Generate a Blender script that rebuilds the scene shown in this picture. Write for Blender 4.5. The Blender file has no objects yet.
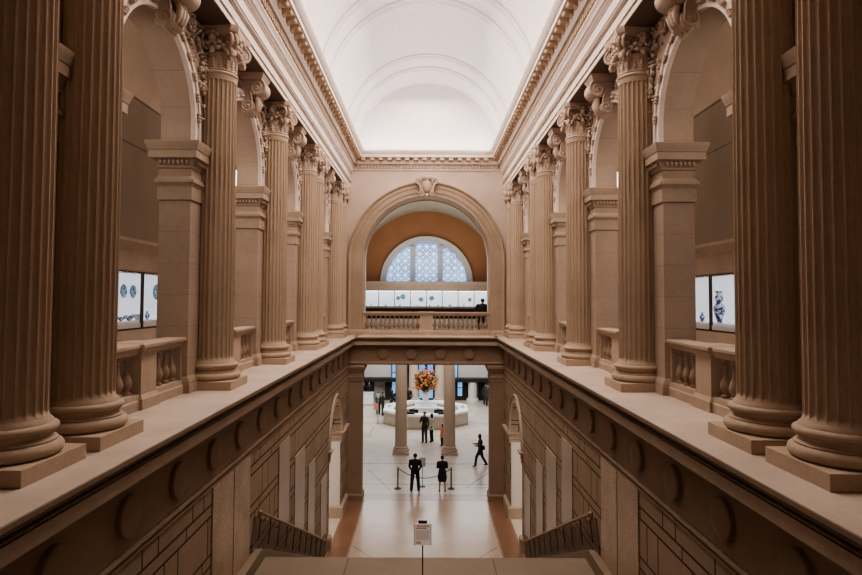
import bpy, math, random
from math import pi, sin, cos, sqrt, atan, radians
from mathutils import Vector, Matrix
random.seed(7)
COL = bpy.context.scene.collection
SC = bpy.context.scene

# ------------------------------------------------------------------ dimensions (metres, z=0 is the upper-floor ledge)
EYE = 1.64
ZG = -7.10            # ground floor of the great hall
ZL = -3.57            # stair landing
XL = 3.03             # inner edge of the ledges
XF = 3.40             # lower side-wall face
XW = 4.15             # arcade wall face
XB = 4.70             # arcade wall back
XC = 3.96             # column axis
XG = 8.00             # gallery back wall
YE = 25.80            # end ledge edge
YEF = 26.20           # end frieze / lower end-wall face
YW = 27.30            # upper end wall face
COLY = [5.66, 6.90, 11.15, 15.35, 19.50, 20.82, 25.45]
BAYS = [9.05, 13.25, 17.42, 23.12]
AR, ASP, AZC = 1.34, 4.42, 4.70      # arch radius, impost top, arch centre
ZA = 6.65             # architrave underside

# ------------------------------------------------------------------ mesh helper
class MB:
    def __init__(s): s.v = []; s.f = []; s.m = []; s.mi = 0
    def add(s, vs, fs):
        b = len(s.v); s.v += [tuple(p) for p in vs]
        for f in fs: s.f.append(tuple(b+i for i in f)); s.m.append(s.mi)
        return s
    def box(s, x0, x1, y0, y1, z0, z1):
        if x0 > x1: x0, x1 = x1, x0
        if y0 > y1: y0, y1 = y1, y0
        if z0 > z1: z0, z1 = z1, z0
        v = [(x0,y0,z0),(x1,y0,z0),(x1,y1,z0),(x0,y1,z0),(x0,y0,z1),(x1,y0,z1),(x1,y1,z1),(x0,y1,z1)]
        return s.add(v, [(0,3,2,1),(4,5,6,7),(0,1,5,4),(1,2,6,5),(2,3,7,6),(3,0,4,7)])
    def cbox(s, cx, cy, cz, sx, sy, sz): return s.box(cx-sx/2, cx+sx/2, cy-sy/2, cy+sy/2, cz-sz/2, cz+sz/2)
    def lathe(s, prof, cx=0, cy=0, seg=32, cap=True):
        b = []
        for r, z in prof:
            for i in range(seg):
                a = 2*pi*i/seg; b.append((cx+r*cos(a), cy+r*sin(a), z))
        f = []
        for j in range(len(prof)-1):
            for i in range(seg):
                k = (i+1) % seg; f.append((j*seg+i, j*seg+k, (j+1)*seg+k, (j+1)*seg+i))
        if cap:
            f.append(tuple(range(seg-1, -1, -1))); f.append(tuple((len(prof)-1)*seg+i for i in range(seg)))
        return s.add(b, f)
    def wrap(s, x0, x1, y0, y1, prof, cap=True):
        """profile of (offset, z) swept round a rectangle with mitred corners"""
        v = []
        for d, z in prof: v += [(x0-d,y0-d,z),(x1+d,y0-d,z),(x1+d,y1+d,z),(x0-d,y1+d,z)]
        f = []
        for j in range(len(prof)-1):
            for i in range(4):
                k = (i+1) % 4; f.append((j*4+i, j*4+k, (j+1)*4+k, (j+1)*4+i))
        if cap:
            f.append((3,2,1,0)); n = (len(prof)-1)*4; f.append((n,n+1,n+2,n+3))
        return s.add(v, f)
    def prism(s, pts, a0, a1, axis='y', closed=True):
        """closed polygon pts extruded along an axis. axis y: pts are (x,z); axis x: pts are (y,z)"""
        n = len(pts)
        if axis == 'y': v = [(p[0],a0,p[1]) for p in pts]+[(p[0],a1,p[1]) for p in pts]
        else: v = [(a0,p[0],p[1]) for p in pts]+[(a1,p[0],p[1]) for p in pts]
        f = []
        for i in range(n if closed else n-1):
            k = (i+1) % n; f.append((i,k,n+k,n+i))
        if closed: f.append(tuple(range(n-1,-1,-1))); f.append(tuple(range(n,2*n)))
        return s.add(v, f)
    def tube(s, pts, r, seg=8, r1=None, cap=True):
        pts = [Vector(p) for p in pts]; n = len(pts); v = []; f = []
        up = None
        for i, p in enumerate(pts):
            t = (pts[min(i+1,n-1)]-pts[max(i-1,0)]).normalized()
            if up is None:
                up = Vector((0,0,1)) if abs(t.z) < .9 else Vector((1,0,0))
            a = t.cross(up)
            if a.length < 1e-4: a = t.orthogonal()
            a.normalize(); b = a.cross(t).normalized(); up = b
            rr = r[i] if isinstance(r, (list,tuple)) else (r if r1 is None else r+(r1-r)*i/(n-1))
            for k in range(seg):
                q = 2*pi*k/seg; v.append(p+a*rr*cos(q)+b*rr*sin(q))
        for i in range(n-1):
            for k in range(seg):
                l = (k+1) % seg; f.append((i*seg+k, i*seg+l, (i+1)*seg+l, (i+1)*seg+k))
        if cap: f.append(tuple(range(seg-1,-1,-1))); f.append(tuple((n-1)*seg+k for k in range(seg)))
        return s.add(v, f)
    def ball(s, c, r, seg=10, ring=6, R=None):
        rx, ry, rz = r if isinstance(r, (list,tuple)) else (r,r,r)
        v = [(0,0,-rz)]; f = []
        for j in range(1, ring):
            t = -pi/2+pi*j/ring
            for i in range(seg):
                a = 2*pi*i/seg; v.append((rx*cos(t)*cos(a), ry*cos(t)*sin(a), rz*sin(t)))
        v.append((0,0,rz)); L = len(v)-1
        for i in range(seg):
            k = (i+1) % seg; f.append((0,1+k,1+i)); f.append((L, L-seg+i, L-seg+k))
            for j in range(ring-2):
                a = 1+j*seg; f.append((a+i,a+k,a+seg+k,a+seg+i))
        vv = [Vector(p) for p in v]
        if R is not None: vv = [R @ p for p in vv]
        c = Vector(c); return s.add([p+c for p in vv], f)
    def merge(s, o, M=None):
        vs = o.v if M is None else [M @ Vector(p) for p in o.v]
        b = len(s.v); s.v += [tuple(p) for p in vs]
        for f, m in zip(o.f, o.m): s.f.append(tuple(b+i for i in f)); s.m.append(m)
        return s
    def mirror_x(s):
        s.v = [(-x,y,z) for x,y,z in s.v]; s.f = [tuple(reversed(f)) for f in s.f]; return s
    def mesh(s, name, mat, smooth=None):
        me = bpy.data.meshes.new(name); me.from_pydata(s.v, [], s.f)
        for m in (mat if isinstance(mat, (list,tuple)) else [mat]): me.materials.append(m)
        if any(s.m): me.polygons.foreach_set('material_index', s.m)
        if smooth is not None:
            me.polygons.foreach_set('use_smooth', [True]*len(me.polygons))
            me.set_sharp_from_angle(angle=radians(smooth))
        me.update(); return me
    def build(s, name, mat, parent=None, smooth=None, loc=None, bevel=0):
        o = bpy.data.objects.new(name, s.mesh(name, mat, smooth)); COL.objects.link(o)
        if parent is not None: o.parent = parent
        if loc is not None: o.location = loc
        if bevel:
            b = o.modifiers.new('bevel', 'BEVEL'); b.width = bevel; b.segments = 2; b.limit_method = 'ANGLE'; b.angle_limit = radians(40)
        return o

def tag(o, label, cat, group=None, kind=None):
    o['label'] = label; o['category'] = cat
    if group: o['group'] = group
    if kind: o['kind'] = kind
    return o
def struct(o): o['kind'] = 'structure'; return o
def empty(name, loc=(0,0,0), rz=0):
    o = bpy.data.objects.new(name, None); COL.objects.link(o); o.location = loc; o.rotation_euler = (0,0,rz)
    o.empty_display_size = .2; return o
KIDS = {}
def kids(o): return [c for c in bpy.data.objects if c.parent == o]
def snap(o): return (o, [snap(c) for c in kids(o)])
def dup(tree, parent=None, loc=None, rz=None, label=None, group=None):
    o, ch = tree; c = o.copy(); COL.objects.link(c); c.parent = parent
    if loc is not None: c.location = loc
    if rz is not None: c.rotation_euler = (0,0,rz)
    if label: c['label'] = label
    if group: c['group'] = group
    for t in ch: dup(t, c)
    return c
ORD = ['first','second','third','fourth','fifth','sixth','seventh','eighth','ninth','tenth','eleventh','twelfth','thirteenth','fourteenth','fifteenth','sixteenth','seventeenth','eighteenth','nineteenth','twentieth']

# ------------------------------------------------------------------ materials
def newmat(name):
    m = bpy.data.materials.new(name); m.use_nodes = True; nt = m.node_tree
    return m, nt, nt.nodes['Principled BSDF'], nt.nodes, nt.links
def mth(nt, op, a, b=None, c=None):
    n = nt.nodes.new('ShaderNodeMath'); n.operation = op
    for i, x in enumerate((a, b, c)):
        if x is None: continue
        if isinstance(x, (int, float)): n.inputs[i].default_value = x
        else: nt.links.new(x, n.inputs[i])
    return n.outputs[0]
def mixc(nt, fac, a, b, mode='MIX'):
    n = nt.nodes.new('ShaderNodeMix'); n.data_type = 'RGBA'; n.blend_type = mode
    for s, x in ((0, fac), (6, a), (7, b)):
        if isinstance(x, (int, float)): n.inputs[s].default_value = x
        elif isinstance(x, tuple): n.inputs[s].default_value = (*x, 1) if len(x) == 3 else x
        else: nt.links.new(x, n.inputs[s])
    return n.outputs[2]
def noise(nt, vec, scale, detail=4, rough=.55):
    n = nt.nodes.new('ShaderNodeTexNoise'); n.inputs['Scale'].default_value = scale
    n.inputs['Detail'].default_value = detail; n.inputs['Roughness'].default_value = rough
    if vec is not None: nt.links.new(vec, n.inputs['Vector'])
    return n.outputs['Fac']
def ramp(nt, fac, a, b, c0=(0,0,0), c1=(1,1,1)):
    n = nt.nodes.new('ShaderNodeValToRGB'); n.color_ramp.elements[0].position = a; n.color_ramp.elements[1].position = b
    n.color_ramp.elements[0].color = (*c0,1); n.color_ramp.elements[1].color = (*c1,1)
    nt.links.new(fac, n.inputs[0]); return n.outputs[0]
def stone(name, col, dark=.78, rough=.75, joints=None, bump=.25, scale=1.0, spec=.3, jdark=.45):
    m, nt, b, N, L = newmat(name)
    geo = N.new('ShaderNodeNewGeometry'); tc = N.new('ShaderNodeTexCoord')
    pos = geo.outputs['Position'] if joints else tc.outputs['Object']
    big = noise(nt, pos, .9*scale, 5, .6); fine = noise(nt, pos, 14*scale, 6, .65)
    c2 = tuple(c*dark for c in col)
    base = mixc(nt, ramp(nt, big, .35, .68), c2, col)
    base = mixc(nt, .25, base, ramp(nt, fine, .3, .7, tuple(c*.7 for c in col), tuple(min(1,c*1.15) for c in col)))
    spots = noise(nt, pos, 45*scale, 2, .5)
    base = mixc(nt, mth(nt,'MULTIPLY', ramp(nt, spots, .62, .72), .35), base, tuple(c*.55 for c in col))
    h = mth(nt, 'MULTIPLY', fine, .3)
    if joints:
        sep = N.new('ShaderNodeSeparateXYZ'); L.new(geo.outputs['Position'], sep.inputs[0])
        x, y, z = sep.outputs
        if joints[0] == 'course':           # thin even courses + butt joints
            _, ch, w = joints
            fz = mth(nt,'FRACT', mth(nt,'DIVIDE', mth(nt,'ADD', z, 50.0), ch))
            line = mth(nt,'LESS_THAN', fz, w/ch)
            row = mth(nt,'FLOOR', mth(nt,'DIVIDE', mth(nt,'ADD', z, 50.0), ch))
            blk = mth(nt,'FRACT', mth(nt,'MULTIPLY', mth(nt,'SINE', mth(nt,'MULTIPLY', row, 12.9898)), 43.75))
            base = mixc(nt, mth(nt,'MULTIPLY', blk, .35), base, c2)
            mask = line
        else:                                # deep rusticated: tall and short courses, broken joints
            P = .78; W = .034
            q = mth(nt,'DIVIDE', mth(nt,'ADD', z, 50.0+.01), P)
            fz = mth(nt,'FRACT', q); row = mth(nt,'FLOOR', q)
            l1 = mth(nt,'LESS_THAN', fz, W/P)
            d2 = mth(nt,'ABSOLUTE', mth(nt,'SUBTRACT', fz, .79))
            l2 = mth(nt,'LESS_THAN', d2, W/P/2)
            short = mth(nt,'GREATER_THAN', fz, .79)
            al = mth(nt,'ADD', mth(nt,'ADD', x, y), 60.0)
            off = mth(nt,'ADD', mth(nt,'MULTIPLY', row, .62), mth(nt,'MULTIPLY', short, .83))
            fu = mth(nt,'FRACT', mth(nt,'DIVIDE', mth(nt,'ADD', al, off), 1.55))
            v1 = mth(nt,'LESS_THAN', fu, W/1.55)
            v2 = mth(nt,'LESS_THAN', mth(nt,'ABSOLUTE', mth(nt,'SUBTRACT', fu, .29)), W/1.55/2)
            tall = mth(nt,'SUBTRACT', 1.0, short)
            mask = mth(nt,'MAXIMUM', mth(nt,'MAXIMUM', l1, l2), mth(nt,'MAXIMUM', v1, mth(nt,'MULTIPLY', v2, tall)))
        base = mixc(nt, mth(nt,'MULTIPLY', mask, jdark), base, tuple(c*.12 for c in col))
        h = mth(nt,'SUBTRACT', h, mth(nt,'MULTIPLY', mask, 1.2))
    L.new(base, b.inputs['Base Color'])
    b.inputs['Roughness'].default_value = rough; b.inputs['Specular IOR Level'].default_value = spec
    bp = N.new('ShaderNodeBump'); bp.inputs['Strength'].default_value = bump; bp.inputs['Distance'].default_value = .02
    L.new(h, bp.inputs['Height']); L.new(bp.outputs[0], b.inputs['Normal'])
    return m
def plain(name, col, rough=.6, metal=0, emit=None, es=0, spec=.4, var=.08):
    m, nt, b, N, L = newmat(name)
    tc = N.new('ShaderNodeTexCoord'); f = noise(nt, tc.outputs['Object'], 6, 3)
    L.new(mixc(nt, f, tuple(c*(1-var) for c in col), tuple(min(1,c*(1+var)) for c in col)), b.inputs['Base Color'])
    b.inputs['Roughness'].default_value = rough; b.inputs['Metallic'].default_value = metal; b.inputs['Specular IOR Level'].default_value = spec
    if emit: b.inputs['Emission Color'].default_value = (*emit,1); b.inputs['Emission Strength'].default_value = es
    return m

S = {}
S['col']   = stone('limestone_column', (.49,.385,.295), dark=.82, bump=.25)
S['archs'] = stone('brown_arch_stone', (.41,.315,.235), dark=.72, bump=.2)
S['soot']  = stone('darkened_moulding_stone', (.27,.20,.145), bump=.2)  # groove shadows of the ledge moulding put into a darker colour
S['carve'] = stone('limestone_carved', (.60,.48,.40), dark=.75, bump=.2)
S['wall']  = stone('limestone_wall', (.48,.375,.30), joints=('course', .55, .008), bump=.2, jdark=.35)
S['endw']  = stone('limestone_end_wall', (.62,.50,.42), joints=('course', .62, .006), bump=.15, jdark=.12)
S['rust']  = stone('limestone_rusticated', (.37,.28,.205), joints=('rust',), bump=.9, jdark=.97)
S['trim']  = stone('limestone_trim', (.47,.37,.29), dark=.75, bump=.15)
S['disc']  = stone('limestone_disc', (.34,.25,.185), bump=.15)
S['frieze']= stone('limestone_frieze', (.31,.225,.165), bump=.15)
S['ledge'] = stone('limestone_ledge_top', (.62,.52,.45), dark=.72, rough=.5, bump=.1)
S['entab'] = stone('limestone_entablature', (.74,.65,.60), dark=.9, bump=.1)
S['bed']   = stone('limestone_cornice_blocks', (.52,.39,.28), dark=.88, bump=.1)
S['white'] = stone('white_painted_plaster', (.66,.62,.632), dark=.97, rough=.85, bump=.03, scale=.5)
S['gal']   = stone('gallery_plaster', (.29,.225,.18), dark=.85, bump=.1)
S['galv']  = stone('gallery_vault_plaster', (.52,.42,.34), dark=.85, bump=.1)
S['panel'] = stone('polished_panel_stone', (.38,.285,.205), rough=.3, bump=.03, spec=.45)
S['stair'] = stone('stair_stone', (.23,.18,.135), rough=.55, bump=.1)
S['hallw'] = stone('great_hall_pale_stone', (.72,.66,.60), dark=.93, rough=.6, bump=.05)
S['hallc'] = stone('great_hall_column_stone', (.60,.48,.38), dark=.9, rough=.6, bump=.08)
S['orange']= stone('terracotta_orange_wall', (.40,.20,.11), dark=.85, rough=.8, bump=.1)
S['dado']  = stone('dark_dado_stone', (.22,.16,.115), joints=('rust',), rough=.6, bump=.3, spec=.3, jdark=.9)
S['black'] = plain('black_fabric', (.012,.012,.014), .7)
S['blackm']= plain('black_painted_metal', (.015,.014,.013), .45)
S['bronze']= plain('aged_bronze', (.38,.26,.16), .38, 1.0)
S['brass'] = plain('polished_brass', (.65,.42,.18), .25, 1.0)
S['steel'] = plain('brushed_steel', (.55,.53,.50), .35, 1.0)
S['darkgap']=plain('dark_recess_stone', (.03,.022,.016), .8)
S['counter']=plain('white_marble_counter', (.85,.84,.83), .25)
S['desk']  = plain('beige_desk_stone', (.55,.47,.38), .5)
S['deskb'] = plain('tan_desk_plinth', (.42,.32,.22), .5)
S['skin']  = plain('skin', (.40,.24,.17), .55)
S['skin2'] = plain('light_skin', (.62,.42,.33), .55)
S['hair']  = plain('dark_hair', (.015,.012,.010), .6)
S['suit']  = plain('black_suit_cloth', (.010,.010,.013), .8)
S['dress'] = plain('black_dress_cloth', (.012,.011,.014), .8)
S['olive'] = plain('dark_olive_coat', (.035,.038,.028), .8)
S['cream'] = plain('cream_coat_cloth', (.55,.50,.43), .8)
S['coral'] = plain('coral_orange_cloth', (.78,.24,.15), .8)
S['jean']  = plain('dark_denim', (.018,.022,.035), .8)
S['gray']  = plain('charcoal_cloth', (.04,.04,.045), .8)
S['rope']  = plain('dark_velvet_rope', (.02,.015,.013), .8)
S['paper'] = plain('white_printed_board', (.88,.82,.78), .6, emit=(.8,.68,.6), es=.22)  # faint glow added so the board reads brighter
S['red']   = plain('red_print', (.55,.08,.05), .6)
S['grayp'] = plain('grey_print', (.42,.36,.33), .6)
S['vase']  = plain('white_ceramic', (.80,.80,.80), .25)
S['leaf']  = plain('flower_foliage_green', (.06,.07,.025), .6, var=.4)
S['bloomo']= plain('orange_blossom', (.72,.17,.035), .6, var=.4)
S['bloomp']= plain('pink_blossom', (.66,.30,.11), .6, var=.3)
S['bloomy']= plain('yellow_blossom', (.48,.22,.04), .6, var=.3)
S['caseback'] = plain('lit_case_back_panel', (.80,.83,.90), .9, emit=(.80,.86,1.0), es=.60, var=.02)
S['casefar'] = plain('lit_far_case_back_panel', (.80,.85,.90), .9, emit=(.82,.90,1.0), es=.8, var=.04)
S['caseshelf'] = plain('case_floor_grey', (.55,.58,.62), .7)
S['frame'] = plain('dark_bronze_frame', (.05,.035,.025), .45, .6)
S['strip'] = plain('case_lamp_strip', (1,1,1), .5, emit=(.9,.95,1.0), es=9)  # added glow that brightens the case contents from the front
S['slot'] = plain('warm_white_lamp', (1,1,1), .5, emit=(1,.97,.92), es=4)

def glassmat():
    m, nt, b, N, L = newmat('clear_case_glass')
    out = [n for n in N if n.type == 'OUTPUT_MATERIAL'][0]; N.remove(b)
    t = N.new('ShaderNodeBsdfTransparent'); g = N.new('ShaderNodeBsdfGlossy'); g.inputs['Roughness'].default_value = .03
    fr = N.new('ShaderNodeLayerWeight'); fr.inputs['Blend'].default_value = .5
    fac = mth(nt,'ADD', mth(nt,'MULTIPLY', mth(nt,'POWER', fr.outputs['Facing'], 5.0), .7), .03)
    mx = N.new('ShaderNodeMixShader'); L.new(fac, mx.inputs[0]); L.new(t.outputs[0], mx.inputs[1]); L.new(g.outputs[0], mx.inputs[2])
    L.new(mx.outputs[0], out.inputs[0]); return m
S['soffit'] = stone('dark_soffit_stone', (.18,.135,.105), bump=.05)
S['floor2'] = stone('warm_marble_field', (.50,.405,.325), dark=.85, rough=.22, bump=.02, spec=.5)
S['glass'] = glassmat()
S['lattice'] = plain('white_translucent_lattice', (.85,.86,.86), .7, emit=(.9,.95,1.0), es=.55)  # backlit look of the lattice put in as emission

def daylight_glass(name, c0, c1, strength, scale):
    m, nt, b, N, L = newmat(name)
    tc = N.new('ShaderNodeTexCoord'); f = noise(nt, tc.outputs['Object'], scale, 2)
    c = ramp(nt, f, .42, .60, c0, c1)
    L.new(c, b.inputs['Emission Color']); b.inputs['Emission Strength'].default_value = strength
    b.inputs['Base Color'].default_value = (.3,.4,.5,1); b.inputs['Roughness'].default_value = .2
    return m
S['day'] = daylight_glass('daylit_blue_window_glass', (.0,.12,.50), (.10,.38,.82), 1.1, .55)
S['daylow'] = daylight_glass('daylit_blue_door_glass', (.02,.20,.60), (.20,.50,.85), 1.1, .6)

def porcelain():
    m, nt, b, N, L = newmat('blue_and_white_porcelain')
    tc = N.new('ShaderNodeTexCoord'); vo = N.new('ShaderNodeTexNoise'); vo.inputs['Scale'].default_value = 7; vo.inputs['Distortion'].default_value = 1.6
    L.new(tc.outputs['Object'], vo.inputs['Vector'])
    L.new(ramp(nt, vo.outputs['Fac'], .46, .54, (.02,.08,.28), (.72,.80,.88)), b.inputs['Base Color']); b.inputs['Roughness'].default_value = .2
    return m
S['porc'] = porcelain()
def plate_mat():
    m, nt, b, N, L = newmat('blue_rimmed_porcelain')
    tc = N.new('ShaderNodeTexCoord'); n = N.new('ShaderNodeTexVoronoi'); n.inputs['Scale'].default_value = 11
    L.new(tc.outputs['Object'], n.inputs['Vector'])
    L.new(ramp(nt, n.outputs['Distance'], .25, .62, (.03,.20,.38), (.45,.68,.80)), b.inputs['Base Color']); b.inputs['Roughness'].default_value = .25
    return m
S['plate'] = plate_mat()
def inscription():
    m, nt, b, N, L = newmat('inscribed_polished_stone')
    geo = N.new('ShaderNodeNewGeometry'); sep = N.new('ShaderNodeSeparateXYZ'); L.new(geo.outputs['Position'], sep.inputs[0])
    x, y, z = sep.outputs
    base = mixc(nt, ramp(nt, noise(nt, geo.outputs['Position'], 1.5, 5), .35,.65), (.36,.26,.18), (.50,.37,.26))
    row = mth(nt,'FRACT', mth(nt,'MULTIPLY', z, 18.0))
    rmask = mth(nt,'LESS_THAN', row, .42)
    cv = N.new('ShaderNodeCombineXYZ'); L.new(mth(nt,'MULTIPLY', y, 1.0), cv.inputs[1]); L.new(mth(nt,'FLOOR', mth(nt,'MULTIPLY', z, 18.0)), cv.inputs[2])
    w = noise(nt, cv.outputs[0], 9, 2)
    mask = mth(nt,'MULTIPLY', rmask, mth(nt,'GREATER_THAN', w, .44))
    L.new(mixc(nt, mth(nt,'MULTIPLY', mask, .45), base, (.12,.08,.055)), b.inputs['Base Color'])
    b.inputs['Roughness'].default_value = .35; b.inputs['Specular IOR Level'].default_value = .4
    return m
S['insc'] = inscription()
def floor_mat():
    m, nt, b, N, L = newmat('polished_marble_floor')
    geo = N.new('ShaderNodeNewGeometry'); p = geo.outputs['Position']
    sep = N.new('ShaderNodeSeparateXYZ'); L.new(p, sep.inputs[0]); x, y, z = sep.outputs
    f = noise(nt, p, 1.2, 5, .6); f2 = noise(nt, p, 35, 3, .6)
    c = mixc(nt, ramp(nt, f, .35,.65), (.52,.45,.38), (.66,.58,.51))
    c = mixc(nt, mth(nt,'MULTIPLY', ramp(nt, f2, .5,.7), .3), c, (.45,.38,.32))
    # faint joints of big slabs
    jx = mth(nt,'LESS_THAN', mth(nt,'FRACT', mth(nt,'DIVIDE', mth(nt,'ADD', x, 30.6), 1.2)), .012)
    jy = mth(nt,'LESS_THAN', mth(nt,'FRACT', mth(nt,'DIVIDE', mth(nt,'ADD', y, 30.0), 1.2)), .012)
    c = mixc(nt, mth(nt,'MULTIPLY', mth(nt,'MAXIMUM', jx, jy), .25), c, (.25,.2,.16))
    L.new(c, b.inputs['Base Color']); b.inputs['Roughness'].default_value = .28; b.inputs['Specular IOR Level'].default_value = .5
    return m
S['floor'] = floor_mat()
S['inlay'] = stone('rust_marble_inlay', (.26,.145,.09), rough=.25, bump=.03, spec=.5)
S['inlayd']= stone('brown_marble_line', (.34,.26,.21), rough=.25, bump=.03, spec=.5)

# ------------------------------------------------------------------ profile pieces used again
def arch_face(mb, y0, y1, z0, z1, X, openings, R, spring, zc, flip=False, n=24):
    """vertical wall face at X between y0..y1, z0..z1 with round-headed openings at the given centres"""
    def q(ya, yb, za, zb, za2=None):
        za2 = za if za2 is None else za2
        v = [(X,ya,za),(X,yb,za2),(X,yb,zb),(X,ya,zb)]
        mb.add(v, [(0,1,2,3)] if not flip else [(3,2,1,0)])
    y = y0
    for c in openings:
        q(y, c-R, z0, z1)
        pts = [(c-R*cos(pi*i/n), zc+R*sin(pi*i/n)) for i in range(n+1)]
        for (a, b), (d, e) in zip(pts, pts[1:]): q(a, d, b, z1, e)
        y = c+R
    q(y, y1, z0, z1)
def arch_soffit(mb, c, X0, X1, z0, R, zc, n=24):
    pts = [(c-R, z0)]+[(c-R*cos(pi*i/n), zc+R*sin(pi*i/n)) for i in range(n+1)]+[(c+R, z0)]
    v = [(X0,a,b) for a,b in pts]+[(X1,a,b) for a,b in pts]; m = len(pts)
    mb.add(v, [(i,i+1,m+i+1,m+i) for i in range(m-1)])
def arc_sweep(mb, prof, c, zc, plane, X, n=32, ext=None, a0=0, a1=pi):
    """prof of (radius, out) swept on a half circle. plane 'y': circle in YZ at X (out moves X toward 0 by sign). plane 'x': circle in XZ at y=X"""
    st = []
    if ext is not None: st.append(('l', ext))
    st += [('a', a0+(a1-a0)*i/n) for i in range(n+1)]
    if ext is not None: st.append(('r', ext))
    v = []
    for k, t in st:
        for r, o in prof:
            if k == 'a': u, z = c-r*cos(t), zc+r*sin(t)
            elif k == 'l': u, z = c-r, t
            else: u, z = c+r, t
            v.append((X-(o if X > 0 else -o), u, z) if plane == 'y' else (u, X-o, z))
    p = len(prof); f = []
    for i in range(len(st)-1):
        for j in range(p-1): f.append((i*p+j, i*p+j+1, (i+1)*p+j+1, (i+1)*p+j))
    mb.add(v, f)

# ------------------------------------------------------------------ the shell of the stair hall
SIDES = {'left': -1, 'right': 1}
Y0 = -3.0
for side, sg in SIDES.items():
    X = lambda v: sg*v
    # arcade wall with arches
    mb = MB()
    arch_face(mb, Y0, YW+.6, 0, ZA+.02, X(XW), BAYS, AR, ASP, AZC, flip=(sg > 0))
    arch_face(mb, Y0, YW+.6, 0, 9.5, X(XB), BAYS, AR, ASP, AZC, flip=(sg < 0))
    for c in BAYS: arch_soffit(mb, c, X(XW), X(XB), 0, AR, AZC)
    wall = struct(mb.build('wall_'+side, S['wall'], smooth=25))
    # pier bases + imposts between arches
    edges = [Y0]+[e for c in BAYS for e in (c-AR, c+AR)]+[YW]
    base_prof = [(.075,0),(.075,.16),(.055,.165),(.06,.18),(.05,.22),(.03,.25),(.012,.27),(.0,.29)]
    imp_prof = [(d*.78, z-.08) for d, z in [(0,3.44),(.035,3.45),(.035,3.68),(.05,3.70),(.075,3.74),(.09,3.75),(.09,3.80),(.06,3.81),(.05,3.84),(.02,3.86),(.02,4.0),
                (.05,4.01),(.055,4.05),(.07,4.06),(.09,4.12),(.12,4.15),(.13,4.16),(.19,4.17),(.19,4.30),(.205,4.31),(.22,4.36),(.25,4.42),(.255,4.46),(.02,4.50)]]
    mbb, mbi, mbd = MB(), MB(), MB()
    for a, b in zip(edges[0::2], edges[1::2]):
        lo, hi = (XW, XB)
        mbb.wrap(min(X(lo),X(hi)), max(X(lo),X(hi)), a, b, base_prof)
        mbi.wrap(min(X(lo),X(hi)), max(X(lo),X(hi)), a, b, imp_prof)
        # carved egg row under the corona
        for yy in (a-.085, b+.085):
            for k in range(7): mbd.ball((X(lo+.04+k*.078), yy, 4.025), (.03,.03,.04), 6, 4)
        if a > 0:
            for k in range(int((b-a)/.085)): mbd.ball((X(XW-.085), a+.04+k*.085, 4.025), (.03,.03,.04), 6, 4)
    mbb.build('pier_base', S['trim'], wall, smooth=30); mbi.build('impost_moulding', S['trim'], wall, smooth=30); mbd.build('carved_egg_row', S['carve'], wall, smooth=60)
    # archivolts
    for i, c in enumerate(BAYS):
        am = MB()
        prof = [(AR-.005,-.02),(AR-.005,.065),(AR+.055,.065),(AR+.06,.045),(AR+.15,.045),(AR+.155,.075),(AR+.20,.085),(AR+.22,.06),(AR+.25,.06),(AR+.26,0)]
        arc_sweep(am, prof, c, AZC, 'y', X(XW), 40, ext=ASP)
        am.build('archivolt', S['entab'], wall, smooth=35)
        lm = MB()
        for k in range(13):
            t = radians(6+k*14)
            yy, zz = c-(AR+.10)*cos(t), AZC+(AR+.10)*sin(t)
            R = Matrix.Rotation(sg*0, 3, 'X')
            for d in (-.055, 0, .055):
                y2, z2 = yy+d*sin(t), zz+d*cos(t)
                lm.ball((X(XW-.085), y2, z2), (.045,.04,.036), 7, 5)
        lm.build('carved_leaf_cluster', S['carve'], wall, smooth=60)

    # upper entablature: architrave, frieze, cornice
    def ring(pts): return [(X(a), b) for a, b in pts]
    yA, yB = Y0, YW+.5
    arch_p = [(XB,ZA),(3.58,ZA),(3.58,6.75),(3.60,6.755),(3.60,6.77),(3.55,6.775),(3.55,6.95),(3.575,6.955),(3.575,6.97),(3.53,6.975),(3.53,6.995),(3.49,7.0),(3.485,7.02),(3.52,7.025),(3.52,7.04),(3.47,7.045),(3.47,7.075),(XB,7.075)]
    tr = struct(MB().prism(ring(arch_p), yA, yB).build('trim_architrave_'+side, S['entab'], smooth=20))
    MB().box(X(3.60), X(XB), Y0, YW+.3, ZA-.004, ZA+.02).build('soffit', S['soffit'], tr)  # thin added board, soot and brown shadow held in its dark colour
    MB().prism(ring([(XB,7.075),(3.55,7.075),(3.55,7.40),(3.52,7.405),(3.52,7.43),(3.49,7.44),(3.47,7.49),(XB,7.49)]), yA, yB).build('frieze', S['entab'], tr, smooth=20)
    MB().prism(ring([(XB,7.49),(3.44,7.49),(3.43,7.53),(3.40,7.58),(3.38,7.60),(3.38,7.64),(3.44,7.66),(3.44,7.84),(3.30,7.85),(3.28,7.90),(3.25,7.94),(3.25,8.10),(2.99,8.11),(2.99,8.22),(2.97,8.23),(2.94,8.26),(2.90,8.33),(2.88,8.36),(2.87,8.40),(2.93,8.41),(3.5,8.41),(XB,8.41)]), yA, yB).build('cornice', S['entab'], tr, smooth=20)
    dm = MB(); y = 3.0
    while y < YW-.1:
        dm.box(X(3.35), X(3.45), y, y+.085, 7.665, 7.835); y += .15
    dm.build('dentil_course', S['bed'], tr)
    mm = MB(); y = 3.0
    pr = [(3.26,8.10),(3.03,8.10),(3.03,8.055),(3.05,8.02),(3.08,8.01),(3.12,8.03),(3.17,8.02),(3.22,7.97),(3.25,7.955),(3.26,7.96)]
    while y < YW-.3:
        mm.prism(ring(pr), y, y+.17)
        mm.box(X(3.05), X(3.26), y-.02, y+.19, 8.075, 8.105); y += .40
    mm.build('modillion_course', S['bed'], tr, smooth=30)

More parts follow.
